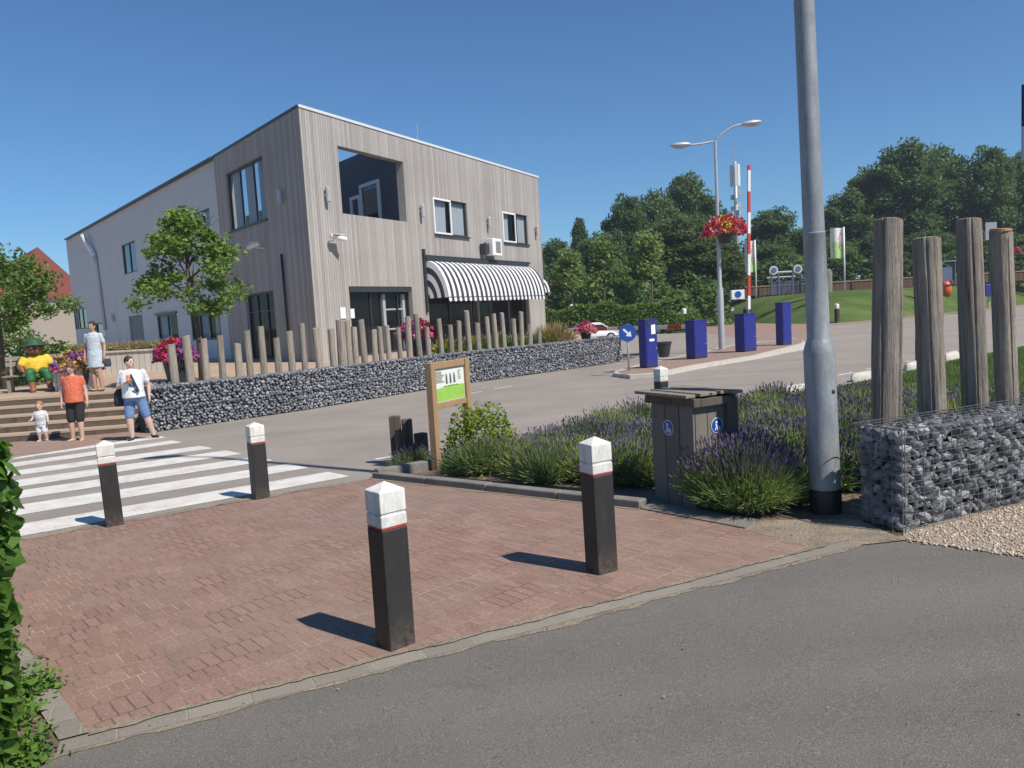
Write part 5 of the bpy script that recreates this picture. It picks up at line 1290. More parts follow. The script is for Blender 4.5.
m_arm = None
def armmat():
    mt, n, bs = newmat('barrier_stripes'); tc = nd(n, 'ShaderNodeTexCoord'); sp = nd(n, 'ShaderNodeSeparateXYZ'); lk(n, tc.outputs['Object'], sp.inputs[0])
    f = mth(n, 'LESS_THAN', mth(n, 'FRACT', mth(n, 'ADD', mth(n, 'DIVIDE', sp.outputs[0], 1.55), .52)), .5)
    lk(n, mixc(n, f, (.72, .71, .70), (.50, .045, .025)), bs.inputs['Base Color']); bs.inputs['Roughness'].default_value = .45; return mt
m_arm = armmat()
# raised arm
hA = height_at((b3_[0], b3_[1], z3_+h3_*.95), 165)
a3 = MB().box((hA/2, 0, 0), (hA, .06, .13)).build('barrier_arm', m_arm, c3, bevel=.01); a3.location = (.10, -.1, h3_*.95); a3.rotation_euler = (0, -R(87.6), 0)
MB().box((.1, -.05, h3_+.1), (.34, .16, .18)).build('arm_mount', m_frame_dark, c3, bevel=.02)
# lowered arm to the left
e = D(568, 330, b2_[1]+7.5); dv = e-np.array([b2_[0], b2_[1], z2_+h2_*.86]); La = float(np.linalg.norm(dv))
a2 = MB().box((La/2, 0, 0), (La, .06, .14)).build('barrier_arm', m_arm, c2, bevel=.01)
a2.location = (0, 0, h2_*.86); a2.rotation_euler = (0, -math.asin(dv[2]/La), math.atan2(dv[1], dv[0])-R(30))
MB().box((-.12, 0, h2_*.88), (.3, .2, .16)).build('arm_mount', m_frame_dark, c2, bevel=.02)
# litter bin by the ticket cabinet
p = G(664, 357, .11); lbn = thing('litter_bin', 'small dark conical litter bin behind the tall blue ticket cabinet', 'litter bin', (p[0], p[1], gz(p[0], p[1])+.11))
MB().lathe([(.16, .0), (.2, .02), (.30, .52), (.33, .53), (.33, .58), (.28, .58), (.2, .1)], 18).build('bucket', m_frame_dark, lbn, auto=40)
# round sign
p = G(629, 371, .11); z = gz(p[0], p[1])+.112; hs = height_at((p[0], p[1], z), 324)
rs = thing('round_sign', 'round blue traffic sign with white arrow on a short pole at the island tip', 'traffic sign', (p[0], p[1], z), R(-4))
MB().tube([(0, 0, -.05), (0, 0, hs)], .03, 10).build('pole', m_lamp_grey, rs, smooth=True)
d = MB(); rr = .265; zc = hs-.27
def disc_y(mb, r, y0, y1, z, n=32, mi=0):
    vs = [(r*math.cos(2*math.pi*k/n), y, z+r*math.sin(2*math.pi*k/n)) for y in (y0, y1) for k in range(n)]
    mb.raw(vs, [tuple(range(n)), tuple(range(2*n-1, n-1, -1))]+[(k, n+k, n+(k+1) % n, (k+1) % n) for k in range(n)], mi)
disc_y(d, rr, -.045, -.035, zc); d.build('disc', m_signblue, rs)
ar = MB(); ca, sa = math.cos(R(-45)), math.sin(R(-45))
pts_ = [(-.17, .03), (.02, .03), (.02, .105), (.165, 0), (.02, -.105), (.02, -.03), (-.17, -.03)]
ar.raw([(x*ca-y*sa, -.048, zc+x*sa+y*ca) for x, y in pts_], [(0, 1, 2, 3, 4, 5, 6)]); ar.build('arrow', m_signwhite, rs, fix=False)
# double street lamp with flower basket
p = G(722, 352); z = gz(p[0], p[1]); hd = height_at((p[0], p[1], z), 141)
dl = thing('street_lamp', 'double-armed grey street lamp with a flower basket hung halfway up', 'street lamp', (p[0], p[1], z))
hb2 = height_at((p[0], p[1], z), 290)
MB().lathe([(.13, 0), (.13, hb2), (.085, hb2+.15), (.07, hd*.6), (.055, hd)], 16).build('pole', m_lamp_grey, dl, auto=40)
def armlamp(u, v, side):
    q = D(u, v, p[1]); dx, dz = q[0]-p[0], q[2]-z
    n_ = 8; pts_ = [(0, 0, hd-.35), (0, 0, hd-.02)]
    for i in range(1, n_+1): t_ = i/n_; pts_.append((dx*t_*.66, 0, hd+(dz-hd)*(1-(1-t_)**2.2)))
    MB().tube(pts_, .04, 8).build('arm', m_lamp_grey, dl, smooth=True)
    sl_ = math.atan2(pts_[-1][2]-pts_[-3][2], abs(pts_[-1][0]-pts_[-3][0]))
    M_ = Matrix.Rotation(-sl_*side if side > 0 else sl_, 3, 'Y')
    mb = MB(); mb.ell((0, 0, 0), (.44, .16, .11), 14); mb.ell((.05*side, 0, -.05), (.32, .13, .10), 12)
    o = mb.build('lamp_head', m_lamp_grey, dl, smooth=True); o.location = (dx*.79, 0, dz+.02); o.rotation_euler = (0, -sl_ if side > 0 else sl_, 0)
armlamp(672, 146, -1); armlamp(761, 123, 1)
def flowers(root, rx, rz, n, cols, seed, size, zc=0.0, dome=True, patch=True):
    r2 = np.random.default_rng(seed); q = r2.normal(size=(n, 3)); q /= np.linalg.norm(q, axis=1)[:, None]
    if dome: q[:, 2] = np.abs(q[:, 2])*1.0-.12
    q *= (r2.uniform(.8, 1.05, n))[:, None]*(1+.1*np.sin(q[:, :1]*9+seed)*np.sin(q[:, 1:2]*8+q[:, 2:]*7))
    C_ = q*np.array([rx, rx, rz])+np.array([0, 0, zc]); V, F = leaf_quads(C_, size, r2, .1, .95, .12)
    f = np.sin(q[:, 0]*3.1+seed)+np.cos(q[:, 1]*2.7+seed*2)+q[:, 2]; r = np.argsort(np.argsort(f))/n
    idx = np.clip(((r*.75+r2.uniform(0, .25, n))*len(cols)).astype(int), 0, len(cols)-1); gr = r2.uniform(0, 1, n) < .13
    idx = np.where(gr, len(cols), idx); MI = np.concatenate([idx, idx])
    return link('flowers', fastmesh('flowers', V, F, [*cols, m_lf_mid], MI), root)
def fm(name, a, b): return leafmat(name, a, b, .25, .6)
f_red, f_pink, f_yel, f_pur, f_mag, f_wht = fm('petal_red', (.32, .01, .02), (.55, .03, .05)), fm('petal_pink', (.55, .10, .24), (.75, .30, .42)), fm('petal_yellow', (.62, .36, .04), (.80, .55, .15)), fm('petal_purple', (.20, .04, .26), (.36, .12, .42)), fm('petal_magenta', (.42, .02, .14), (.62, .06, .22)), fm('petal_white', (.6, .5, .5), (.75, .7, .7))
def basket(name, loc, rx, rz, cols, lab, seed, size, potr, poth, bracket=False, n=900):
    r = thing(name, lab, 'flower basket', loc, 0, None)
    flowers(r, rx, rz, int(n*1.9), cols, seed, size*.75, poth*.8)
    MB().lathe([(potr*.6, 0), (potr, poth*.9), (potr*1.05, poth), (potr*.8, poth)], 16).build('pot', m_frame_dark, r, auto=40)
    return r
q = D(724, 240, p[1]-.25); rx_ = 22*p[1]/FPX
fb = basket('flower_basket', (p[0]+.22, p[1]-.2, q[2]-.15), rx_, rx_*.85, [f_mag, f_red, f_pink, f_red, f_yel, f_yel], 'round basket of red, pink and yellow flowers hung on the double street lamp', 2, .16, .38, .55)
MB().tube([(-.22, .2, .1), (-.22, .2, .3), (0, 0, .2)], .03, 6).build('bracket', m_lamp_grey, fb)
# telecom mast far away
p = D(739, 300, 150); z = zl; hm = height_at((p[0], p[1], z), 160)
tm = thing('telecom_mast', 'slender pale telecom mast with panel antennas beyond the raised barrier arm', 'mast', (p[0], p[1], z))
MB().lathe([(.55, 0), (.45, hm*.55), (.30, hm*.99)], 12).build('pole', m_lamp_grey, tm, smooth=True)
ht1 = height_at((p[0], p[1], z), 186)
mb = MB()
for k in range(3): a = k*2.09+.4; mb.box((.75*math.cos(a), .75*math.sin(a), (ht1+hm)/2-.4), (.5, .5, (hm-ht1)*.85), rz=a)
mb.build('panel_antenna', plain('antenna_white', (.72, .72, .72), .5, .05, 3), tm, bevel=.05)
mb = MB()
for k in range(9): a = k*2.3; mb.box((.7*math.cos(a), .7*math.sin(a), ht1-1.3-k*.75), (.6, .5, .9), rz=a)
mb.tube([(0, 0, hm), (0, 0, hm+2.2)], .07, 6); mb.build('equipment', m_lamp_grey, tm)
# lawn furniture
def mound_pt(u, depth, zz=None): q = D(u, 300, depth); return np.array([q[0], q[1], MOUND_TOP if zz is None else zz])
def ground_at(u, v, d0=55): 
    # intersection of the sight line with the mound, marched against the evaluated lawn surface
    return None
dep = bpy.context.evaluated_depsgraph_get(); mev = mo.evaluated_get(dep)
from mathutils.bvhtree import BVHTree
bt = BVHTree.FromObject(mev, dep)
def on_lawn(u, v):
    d = Vector(ray(u, v)).normalized(); h = bt.ray_cast(Vector(CAM), d)
    return np.array(h[0]) if h[0] is not None else D(u, v, 60)
for u, v, vt, lab in ((837, 324, 303, 'small black bollard with white cap on the lawn right of the lamp post'), (732, 322, 307, 'small black bollard with white cap on the lawn left of the raised barrier')):
    b = on_lawn(u, v-1); h = height_at(b, vt)
    o = dup(bp, (b[0], b[1], b[2]-.03), .4, lab, group='white-capped bollards beyond the road'); o.scale = (1.5, 1.5, h/.96)
for i, u in enumerate((572, 590.5, 611, 644, 684)):
    b = D(u, 316, 58); vt = (304, 305.5, 306, 306, 308)[i]; h = height_at((b[0], b[1], zl), vt)
    o = dup(bp, (b[0], b[1], zl), .5, ['first', 'second', 'third', 'fourth', 'last'][i]+' from the left of the white-capped bollards showing above the hedge', group='white-capped bollards beyond the road'); o.scale = (1.7, 1.7, h/.96)
# banners
def banner(u, vb, vt, wpx, vbot, depth, lab, flip=False):
    b = mound_pt(u, depth); b[2] -= .2; h = height_at(b, vt); wd = wpx*depth/FPX; hb_3 = height_at(b, vbot)
    r = thing('banner_flag', lab, 'banner', tuple(b), 0, 'white banners on the lawn')
    MB().tube([(0, 0, 0), (0, 0, h)], .07, 8).build('pole', m_frame_white, r, smooth=True)
    mb = MB(); n = 8; vs = []
    for i in range(n+1):
        x = -wd*i/n; y = .12*math.sin(i*.9)
        for z_ in (h-.05, h*.45+hb_3*.55+(.3*i/n), hb_3): vs.append((x, y, z_))
    fs = []
    mb.raw(vs, [(3*i, 3*i+1, 3*i+4, 3*i+3) for i in range(n)]+[(3*i+1, 3*i+2, 3*i+5, 3*i+4) for i in range(n)])
    mb.MI = [0]*n+[1 if i >= 0 and i < n-1 else 0 for i in range(n)]
    o = mb.build('cloth', [m_bn, m_bng], r, fix=False); so_ = o.modifiers.new('cloth', 'SOLIDIFY'); so_.thickness = .02
    pm = MB(); r3 = random.Random(6)
    for k in range(7): z_ = h-.5-k*(h-hb_3)*.085; x0 = -wd*.35+r3.uniform(-.1, .1)*wd; pm.box((x0, .12*math.sin(-x0/wd*8*.9)-.035, z_), (wd*r3.uniform(.15, .4), .01, (h-hb_3)*.045))
    pm.build('printing', plain('banner_ink', (.42, .20, .28), .7, .3, 6), r)
m_bn = plain('banner_white', (.66, .62, .62), .8, .08, 3); m_bng = plain('banner_green', (.34, .52, .20), .8, .2, 3)
banner(845, 292, 227, 13, 258, 64, 'white and green banner on a pole just right of the galvanised lamp post')
banner(756.5, 290, 240, 10, 272, 66, 'white banner on a pole partly hidden by the raised barrier arm')
# timber fence along the lawn top
fa, fb_ = mound_pt(690, 80), mound_pt(1100, 80)
L = np.linalg.norm((fb_-fa)[:2]); fz = MOUND_TOP-.1
fn = thing('timber_fence', 'long low brown timber fence along the top of the lawn', 'fence', (fa[0], fa[1], fz), math.atan2(*(fb_-fa)[:2][::-1]))
hfn = height_at((fa[0]*.5+fb_[0]*.5, (fa[1]+fb_[1])/2, fz), 280)
MB().box((L/2, 0, .55), (L, .06, .9)).build('boards', boardmat('fence_boards', (.10, .055, .04), (.17, .10, .07), .5, 0, .1, .5), fn)
MB().box((L/2, -.02, 1.05), (L, .16, .1)).build('cap_rail', m_oak, fn)
fp_ = MB()
for k in range(int(L//2.4)+1): MB().box((k*2.4, -.06, .5), (.13, .13, 1.15)).build('post', m_darkwood, fn)
# play frame with two round boards
b = mound_pt(787, 66); z = MOUND_TOP-.1
pf = thing('play_frame', 'blue metal play frame with two round white boards on top of the lawn', 'play frame', (b[0], b[1], z))
k = 66/FPX; m_pf = plain('play_blue', (.10, .13, .22), .5, .15, 3)
hpf = height_at((b[0], b[1], z), 272)
for x in (-15, -8, 6, 14): MB().tube([(x*k, 0, 0), (x*k, 0, hpf)], .08, 6).build('upright', m_pf, pf)
mb = MB(); mb.tube([(-15*k, 0, hpf), (14*k, 0, hpf)], .09, 6); mb.tube([(-15*k, 1.2, hpf*.8), (14*k, 1.2, hpf*.8)], .07, 6); mb.build('top_rail', m_lamp_grey, pf)
mb = MB()
for i in range(24): x = -15+i*29/23; mb.tube([(x*k, .02, .05), (x*k, .02, hpf*.62)], .03, 5)
mb.build('mesh_panel', m_pf, pf)
for x in (-13, 11):
    mb = MB(); disc_y(mb, 4.3*k, -.15, -.07, hpf+.2); o = mb.build('round_board', plain('pale_board', (.55, .56, .58), .6, .1, 3), pf); o.location = (x*k, 0, 0)
    mb = MB(); disc_y(mb, 2.7*k, -.19, -.16, hpf+.2); mb.build('board_centre', m_pf, o)
# stone pillar, orange bin, blue box sign, boards
b = mound_pt(828, 62); z = MOUND_TOP-.15; h = height_at((b[0], b[1], z), 269)
pm_ = MB(); pm_.loft([(0, 0, 0, .35, .3), (0, 0, h*.4, .38, .3), (.05, 0, h*.75, .33, .28), (0, 0, h*.95, .3, .25), (0, 0, h, .2, .18)], 10); tag(pm_.build('stone_pillar', m_kerb, None, (b[0], b[1], z)), 'rough upright stone pillar on the lawn between lamp post and banner', 'pillar')
b = on_lawn(946, 296); hO = height_at(b, 281)
ob = thing('orange_bin', 'bright orange barrel-shaped bin on the lawn right of the shortest timber post', 'bin', tuple(b)); rr = 5*b[1]/FPX
m_or = plain('orange_plastic', (.62, .10, .02), .4, .1, 3)
MB().lathe([(rr*.75, 0), (rr, hO*.3), (rr*1.05, hO*.55), (rr*.8, hO*.8), (rr*.45, hO)], 16).build('body', m_or, ob, smooth=True)
MB().box((0, -rr*.9, hO*.72), (rr*.9, rr*.3, hO*.1)).build('opening', m_frame_dark, ob)
b = on_lawn(989, 308); hB = height_at(b, 284); k = b[1]/FPX
bb_ = thing('blue_box', 'small blue box with a white symbol on a pale post at the lawn edge', 'post box', tuple(b))
MB().tube([(0, 0, 0), (0, 0, hB*.5)], .09, 6).build('post', m_kerb_pale, bb_)
MB().box((0, 0, hB*.74), (11*k, 8*k, hB*.5)).build('box', m_blue, bb_, bevel=.05)
MB().box((2.5*k, -4.05*k, hB*.7), (3*k, .02, hB*.22)).build('symbol', m_signwhite, bb_)
b = mound_pt(990, 60); h = height_at(b, 223); k = 60/FPX
ns = thing('notice_board', 'grey notice board on a dark post behind the two right-hand timber posts', 'sign', tuple(b))
MB().tube([(0, 0, -.2), (0, 0, h)], .1, 6).build('post', m_frame_dark, ns); MB().box((0, -.12, h-8*k), (11*k, .08, 17*k)).build('board', plain('notice_grey', (.30, .31, .36), .6, .1, 3), ns)
b = mound_pt(937, 66); h = height_at(b, 262); k = 66/FPX
gf = thing('goal_frame', 'dark blue play frame with one round pale board near the orange bin', 'play frame', tuple(b))
mb = MB(); mb.tube([(-6*k, 0, -.2), (-6*k, 0, h), (18*k, 0, h), (18*k, 0, -.2)], .08, 6); mb.build('frame', m_pf, gf); MB().box((7*k, .1, h*.45), (22*k, .05, h*.6)).build('net_panel', m_pf, gf)
o = MB(); disc_y(o, 4*k, -.15, -.08, h); o.build('round_board', plain('pale_board2', (.5, .52, .56), .6, .1, 3), gf)
b = mound_pt(1013, 60); z_ = D(1013, 250, 60)[2]
basket('flower_basket', (b[0], b[1], z_-.5), .55, .55, [f_pink, f_mag], 'pink flower ball on a post beyond the last timber post', 8, .2, .25, .35, n=300)
mb = MB(); mb.tube([(0, 0, 0), (0, 0, z_-.45-MOUND_TOP)], .08, 6); tag(mb.build('flower_post', m_frame_dark, None, (b[0], b[1], MOUND_TOP)), 'dark post carrying the pink flower ball at the far right', 'post')
b = D(746, 300, 62); lbx = thing('white_box', 'small white box with a blue emblem on the lawn left of the raised barrier', 'box', (b[0]-.7, b[1], MOUND_TOP-.3)); MB().box((0, 0, .4), (1.05, .5, .75)).build('box', m_signwhite, lbx, bevel=.03); mb = MB(); disc_y(mb, .26, -.28, -.26, .42); mb.build('emblem', m_signblue, lbx)
# dark blue flag at the right edge
b = D(1031, 300, 13.5); zq = gz(b[0], b[1]); h = height_at((b[0], b[1], zq), 84)
fg = thing('flag', 'dark blue flag with a pale lower end on a pole at the right edge', 'flag', (b[0], b[1], zq))
MB().tube([(.0, 0, 0), (0, 0, h+.1)], .03, 8).build('pole', m_lamp_grey, fg, smooth=True)
k = b[1]/FPX; za1, za2, za3 = h, height_at((b[0], b[1], zq), 126), height_at((b[0], b[1], zq), 160)
mb = MB(); n = 6; vs = []
for i in range(n+1):
    x = -9.5*k*i/n; y = .02*math.sin(i*1.2)
    for zz_ in (za1, za2, za3): vs.append((x, y, zz_))
mb.raw(vs, [(3*i, 3*i+1, 3*i+4, 3*i+3) for i in range(n)]+[(3*i+1, 3*i+2, 3*i+5, 3*i+4) for i in range(n)]); mb.MI = [0]*n+[1]*n
o = mb.build('cloth', [plain('flag_blue', (.012, .016, .09), .8, .15, 3), plain('flag_pale', (.42, .42, .50), .8, .1, 3)], fg, fix=False); q = o.modifiers.new('cloth', 'SOLIDIFY'); q.thickness = .006
# parked car behind the end of the wall
p = D(590, 330, 49); cz = zl; yawc = R(12)
car = thing('parked_car', 'white car with a red panel parked behind the end of the long gabion wall', 'car', (p[0], p[1], cz), yawc)
car.scale = (.92, .92, .80)
def car_side(): return [(-1.9, .35), (-1.95, .75), (-1.75, .95), (-1.2, 1.0), (-.75, 1.42), (.55, 1.45), (1.15, 1.02), (1.75, .92), (1.95, .7), (1.95, .35)]
mb = MB(); cs = car_side(); n = len(cs); W = .82
vs = []
for y, kx in ((-W, .97), (-W*.93, 1), (W*.93, 1), (W, .97)): vs += [(x*kx, y if z < 1.0 else y*.86, z) for x, z in cs]
mb.raw(vs, [tuple(range(n)), tuple(range(4*n-1, 3*n-1, -1))]+[(j*n+i, (j+1)*n+i, (j+1)*n+(i+1) % n, j*n+(i+1) % n) for j in range(3) for i in range(n)])
mb.build('body', plain('car_white', (.72, .72, .72), .3, .03, 2), car, bevel=.05)
mb = MB()
for s in (-1, 1): mb.raw([(-1.1, s*(W*.93), 1.02), (1.0, s*(W*.93), 1.03), (.5, s*(W*.82), 1.39), (-.7, s*(W*.82), 1.37)], [(0, 1, 2, 3)])
mb.raw([(1.17, -.66, 1.04), (1.17, .66, 1.04), (.6, .6, 1.43), (.6, -.6, 1.43)], [(0, 1, 2, 3)]); mb.raw([(-1.23, -.66, 1.02), (-1.23, .66, 1.02), (-.8, .6, 1.4), (-.8, -.6, 1.4)], [(0, 1, 2, 3)]); mb.build('windows', m_glass, car, fix=False)
MB().box((1.45, 0, 1.0), (.75, 1.45, .06)).build('bonnet_cover', m_red, car, bevel=.02)
for x in (-1.2, 1.2):
    for s in (-1, 1):
        mb = MB(); mb.tube([(x, s*.66, .31), (x, s*.86, .31)], .31, 18); wh = mb.build('wheel', m_black, car); mb = MB(); mb.tube([(x, s*.85, .31), (x, s*.875, .31)], .19, 14); mb.build('rim', m_lamp_grey, wh)

# ================================================================== TERRACE FURNISHINGS
# white-boarded planter with dry grass
p0, p1 = Zp(104, 373, ZT), Zp(172, 371, ZT); p0 = np.array([-16.6, 28.4]); p1 = np.array([-12.3, 28.0]); L = np.linalg.norm(p1-p0)
pt = thing('raised_planter', 'long white-boarded raised planter of dry grass in front of the grey wall', 'planter', (p0[0], p0[1], ZT), math.atan2(*(p1-p0)[::-1]))
m_wb = boardmat('white_boards', (.50, .47, .42), (.66, .63, .58), .22, 0, .06, .5)
MB().box((L/2, .6, .38), (L, 1.2, .76)).build('boards', m_wb, pt); MB().box((L/2, .6, .79), (L+.1, 1.3, .07)).build('cap', m_wb, pt, bevel=.01)
def tuft(name, loc, R_, H_, n, seed, mat, parent=None):
    return link(name, lav_mesh(name, n, R_, H_, seed, .014, False, [mat, mat]), parent, loc)
for k in range(9): o = tuft('dry_grass', (.3+k*L/9, .5, .8), .5, .45, 260, 50+k, m_dry, pt)
# low plants between the posts and the shop front
pm_ = [lav_mesh('border_plant', 320, .55, .75, 90+k, .02, True, [m, f]) for k, (m, f) in enumerate(((m_yg, f_yel), (m_lav_y, m_dry), (m_lf_mid, f_wht)))]
for i, u in enumerate((446, 456, 466, 477, 487, 498, 508, 519, 530, 541)):
    c = wall_at(u, .95); o = link('border_plant', pm_[i % 3], None, (c[0], c[1], ZT), i); sc = random.uniform(.9, 1.2); o.scale = (sc,)*3
    tag(o, ['yellow-flowered', 'dry straw-toned', 'green white-flowered'][i % 3]+' border plant behind the posts below the striped awning', 'plant', ['yellow border plants', 'straw border plants', 'white border plants'][i % 3])
c = wall_at(556, .9); o = tuft('ornamental_grass', (c[0], c[1], ZT), .85, 1.15, 900, 99, m_dry); tag(o, 'large tuft of straw-green ornamental grass at the corner of the timber building', 'grass tuft')
# flower tubs
c = wall_at(417, 1.0); zf = D(417, 329, c[1])[2]
basket('flower_tub', (c[0], c[1], ZT), .62, .62, [f_pur, f_pink, f_mag, f_red, f_mag], 'tub of pink and red flowers behind the posts by the entrance', 12, .12, .42, max(.5, zf-ZT-.05), n=1000)
c = wall_at(176, 1.3); zf = D(177, 350, c[1])[2]
basket('flower_tub', (c[0]+.05, c[1], ZT), .50, .52, [f_red, f_mag, f_pur, f_pur], 'tub of red and purple flowers beside the young tree', 5, .11, .32, max(.5, zf-ZT), n=800)
p = Zp(70, 391, ZT)
ft = basket('flower_tub', (p[0]+.1, p[1]+.3, ZT), .60, .52, [f_mag, f_pink, f_pur, f_yel, f_pur], 'white tub of magenta, purple and yellow flowers behind the woman in the red top', 7, .12, .3, .72, n=1100)
mb = MB(); mb.box((-.15, 0, .42), (.7, .55, .84)); mb.build('white_box', m_wb, ft)
c = wall_at(586, .4); zf = D(586, 325, c[1])[2]
basket('flower_tub', (c[0], c[1], .56), .42, .42, [f_pink, f_mag], 'small tub of pink flowers at the far end of the long gabion wall', 9, .13, .25, max(.3, zf-.75), n=400)
p = Zp(88, 352, 1.8)

# ================================================================== PEOPLE AND THE SEATED STATUE
def fuse(mb, name, mat, parent, voxel=.011, it=4):
    """union of overlapping volumes remeshed into one continuous skin"""
    me = mb.mesh(name, mat, False, True); t = bpy.data.objects.new('tmp', me); COL.objects.link(t)
    r = t.modifiers.new('r', 'REMESH'); r.mode = 'VOXEL'; r.voxel_size = voxel; r.use_smooth_shade = True
    s = t.modifiers.new('s', 'SMOOTH'); s.factor = .5; s.iterations = it
    dg = bpy.context.evaluated_depsgraph_get(); dg.update()
    out = bpy.data.meshes.new_from_object(t.evaluated_get(dg)); out.name = name
    bpy.data.objects.remove(t); bpy.data.meshes.remove(me)
    if not out.materials: out.materials.append(mat)
    out.polygons.foreach_set('use_smooth', [True]*len(out.polygons))
    return link(name, out, parent)
def cloth_pattern(name, base, spots, scale=22, th=.55):
    mt, n, bs = newmat(name); v = coords(n)
    vo = nd(n, 'ShaderNodeTexVoronoi'); vo.inputs['Scale'].default_value = scale; lk(n, v, vo.inputs['Vector'])
    f = mth(n, 'LESS_THAN', vo.outputs['Distance'], th*.6)
    col = mixc(n, f, base, spots); col = mixc(n, 1.0, col, mixc(n, rmp(n, noise(n, v, 7, 4), .3, .7), (.85,)*3, (1.12,)*3), 'MULTIPLY')
    lk(n, col, bs.inputs['Base Color']); bs.inputs['Roughness'].default_value = .9; bump(n, bs, noise(n, v, 16, 4), .02); return mt
def fabric(name, c, var=.15): return plain(name, c, .9, var, 9, bmp=.012, bscale=14)
def add_hand(mb, wrist, d, side, curl=.3, up=(0, -1, 0)):
    """palm, four unequal curled fingers and a thumb leaving the side of the palm"""
    wrist, d = Vector(wrist), Vector(d).normalized(); n_ = Vector(up); n_ = (n_-d*n_.dot(d)).normalized(); s = d.cross(n_)*side
    mb.ell(wrist+d*.05, (.042, .022, .055), 10, M=Matrix((s, n_, d)).transposed())
    for k, (off, L) in enumerate(((-.030, .066), (-.010, .076), (.010, .072), (.029, .056))):
        a = wrist+d*.085+s*off; b = a+(d+n_*curl*.6).normalized()*L*.5; c = b+(d*.75+n_*curl*1.8).normalized()*L*.5
        mb.capsule(a, b, .0095, .009, 8); mb.capsule(b, c, .009, .0075, 8)
    a = wrist+d*.03-s*.036; b = a+(d*.7-s*.7+n_*.3).normalized()*.04; c = b+(d*.9-s*.1+n_*.5).normalized()*.032
    mb.capsule(a, b, .0125, .0105, 8); mb.capsule(b, c, .0105, .009, 8)
def person(label, base, h, yaw, P, group=None):
    root = thing('person', label, 'person', base, yaw, group); k = h/1.75; root.scale = (k, k, k)
    g = P.get('girth', 1.0); sh = P.get('shoulder', .19)*1.0; tors = P.get('torso') or [(.82, .155, .12), (.92, .175, .135), (1.03, .165, .13), (1.18, .17, .125), (1.33, .185, .12), (1.42, .16, .10), (1.47, .085, .075)]
    lx = P.get('lean', (0, 0)); tz0, tz1 = tors[0][0], tors[-1][0]
    def tc(z): f = (z-tz0)/(tz1-tz0); return lx[0]*f, lx[1]*f
    def rings(inf=0.0, z0=-9, z1=9): return [(tc(z)[0], tc(z)[1]-P.get('belly', 0)*(1 if .9 < z < 1.25 else 0)*.5, z, rx*g+inf, ry*g+inf+P.get('belly', 0)*(1 if .9 < z < 1.25 else 0)*.5) for z, rx, ry in tors if z0 <= z <= z1]
    body = MB(); body.loft(rings())
    hz = P.get('head_z', 1.62); hs = P.get('head_s', 1.0); hc = Vector((tc(1.47)[0]+P.get('head_off', (0, 0))[0], tc(1.47)[1]-.015+P.get('head_off', (0, 0))[1], hz))
    body.capsule((tc(1.4)[0], tc(1.4)[1]+.01, tors[-2][0]), hc+Vector((0, .015, -.06)), .058, .052)
    Rh = Matrix.Rotation(P.get('head_yaw', 0), 3, 'Z') @ Matrix.Rotation(P.get('head_pitch', 0), 3, 'X')
    def hp(x, y, z): return hc+Rh @ (Vector((x, y, z))*hs)
    M_ = Rh
    body.ell(hc, (.074*hs, .094*hs, .112*hs), 16, M=M_); body.ell(hp(0, -.03, -.06), (.052*hs, .06*hs, .055*hs), 12, M=M_)
    body.ell(hp(0, -.098, -.012), (.012*hs, .018*hs, .024*hs), 8, M=M_)
    for s in (-1, 1): body.ell(hp(s*.076, .005, -.005), (.012*hs, .02*hs, .03*hs), 8, M=M_)
    legs, arms = P['legs'], P['arms']
    rl = P.get('leg_r', (.088, .058, .04)); ra = P.get('arm_r', (.048, .038, .027))
    for hip, kn, an, fd in legs:
        body.capsule(hip, kn, rl[0]*g, rl[1]*g); mid = Vector(kn).lerp(Vector(an), .3); body.capsule(kn, mid, rl[1]*g, rl[1]*g*1.02); body.capsule(mid, an, rl[1]*g*1.0, rl[2]*1.0)
        f = Vector((fd[0], fd[1], 0)).normalized(); a = Vector(an)
        body.capsule(a+Vector((0, 0, -.035))-f*.03, a+f*.13+Vector((0, 0, -.055)), .036, .03, flat=1.0)
    for i, (s_, e, w_, hd, curl, up) in enumerate(arms):
        body.capsule(s_, e, ra[0]*g, ra[1]*g); body.capsule(e, w_, ra[1]*g, ra[2])
        add_hand(body, w_, hd, 1 if Vector(s_).x < 0 else -1, curl, up)
    fuse(body, 'body', P.get('skin', m_skin), root, P.get('voxel', .009))
    # hair
    hm = MB(); hm.ell(hp(0, .020, .034), (.086*hs, .098*hs, .104*hs), 14, M=M_)
    for a, b, r1, r2_ in P.get('hair_locks', []): hm.capsule(hp(*a), hp(*b), r1, r2_)
    ho = fuse(hm, 'hair', P['hair'], root, .012, 2)
    # face
    ey = MB()
    for s in (-1, 1): ey.ell(hp(s*.030, -.083, .006), (.013*hs, .008*hs, .007*hs), 8, M=M_)
    ey.build('eyes', m_frame_dark if not P.get('shades') else m_black, root)
    br = MB()
    for s in (-1, 1): br.ell(hp(s*.030, -.086, .026), (.018*hs, .007*hs, .005*hs), 8, M=M_)
    br.build('eyebrows', P['hair'], root)
    mo_ = MB(); mo_.ell(hp(0, -.086, -.056), (.022*hs, .008*hs, .006*hs), 8, M=M_); mo_.build('mouth', plain('lips', (.36, .13, .11), .5, .1), root)
    return root, rings, tc, hp
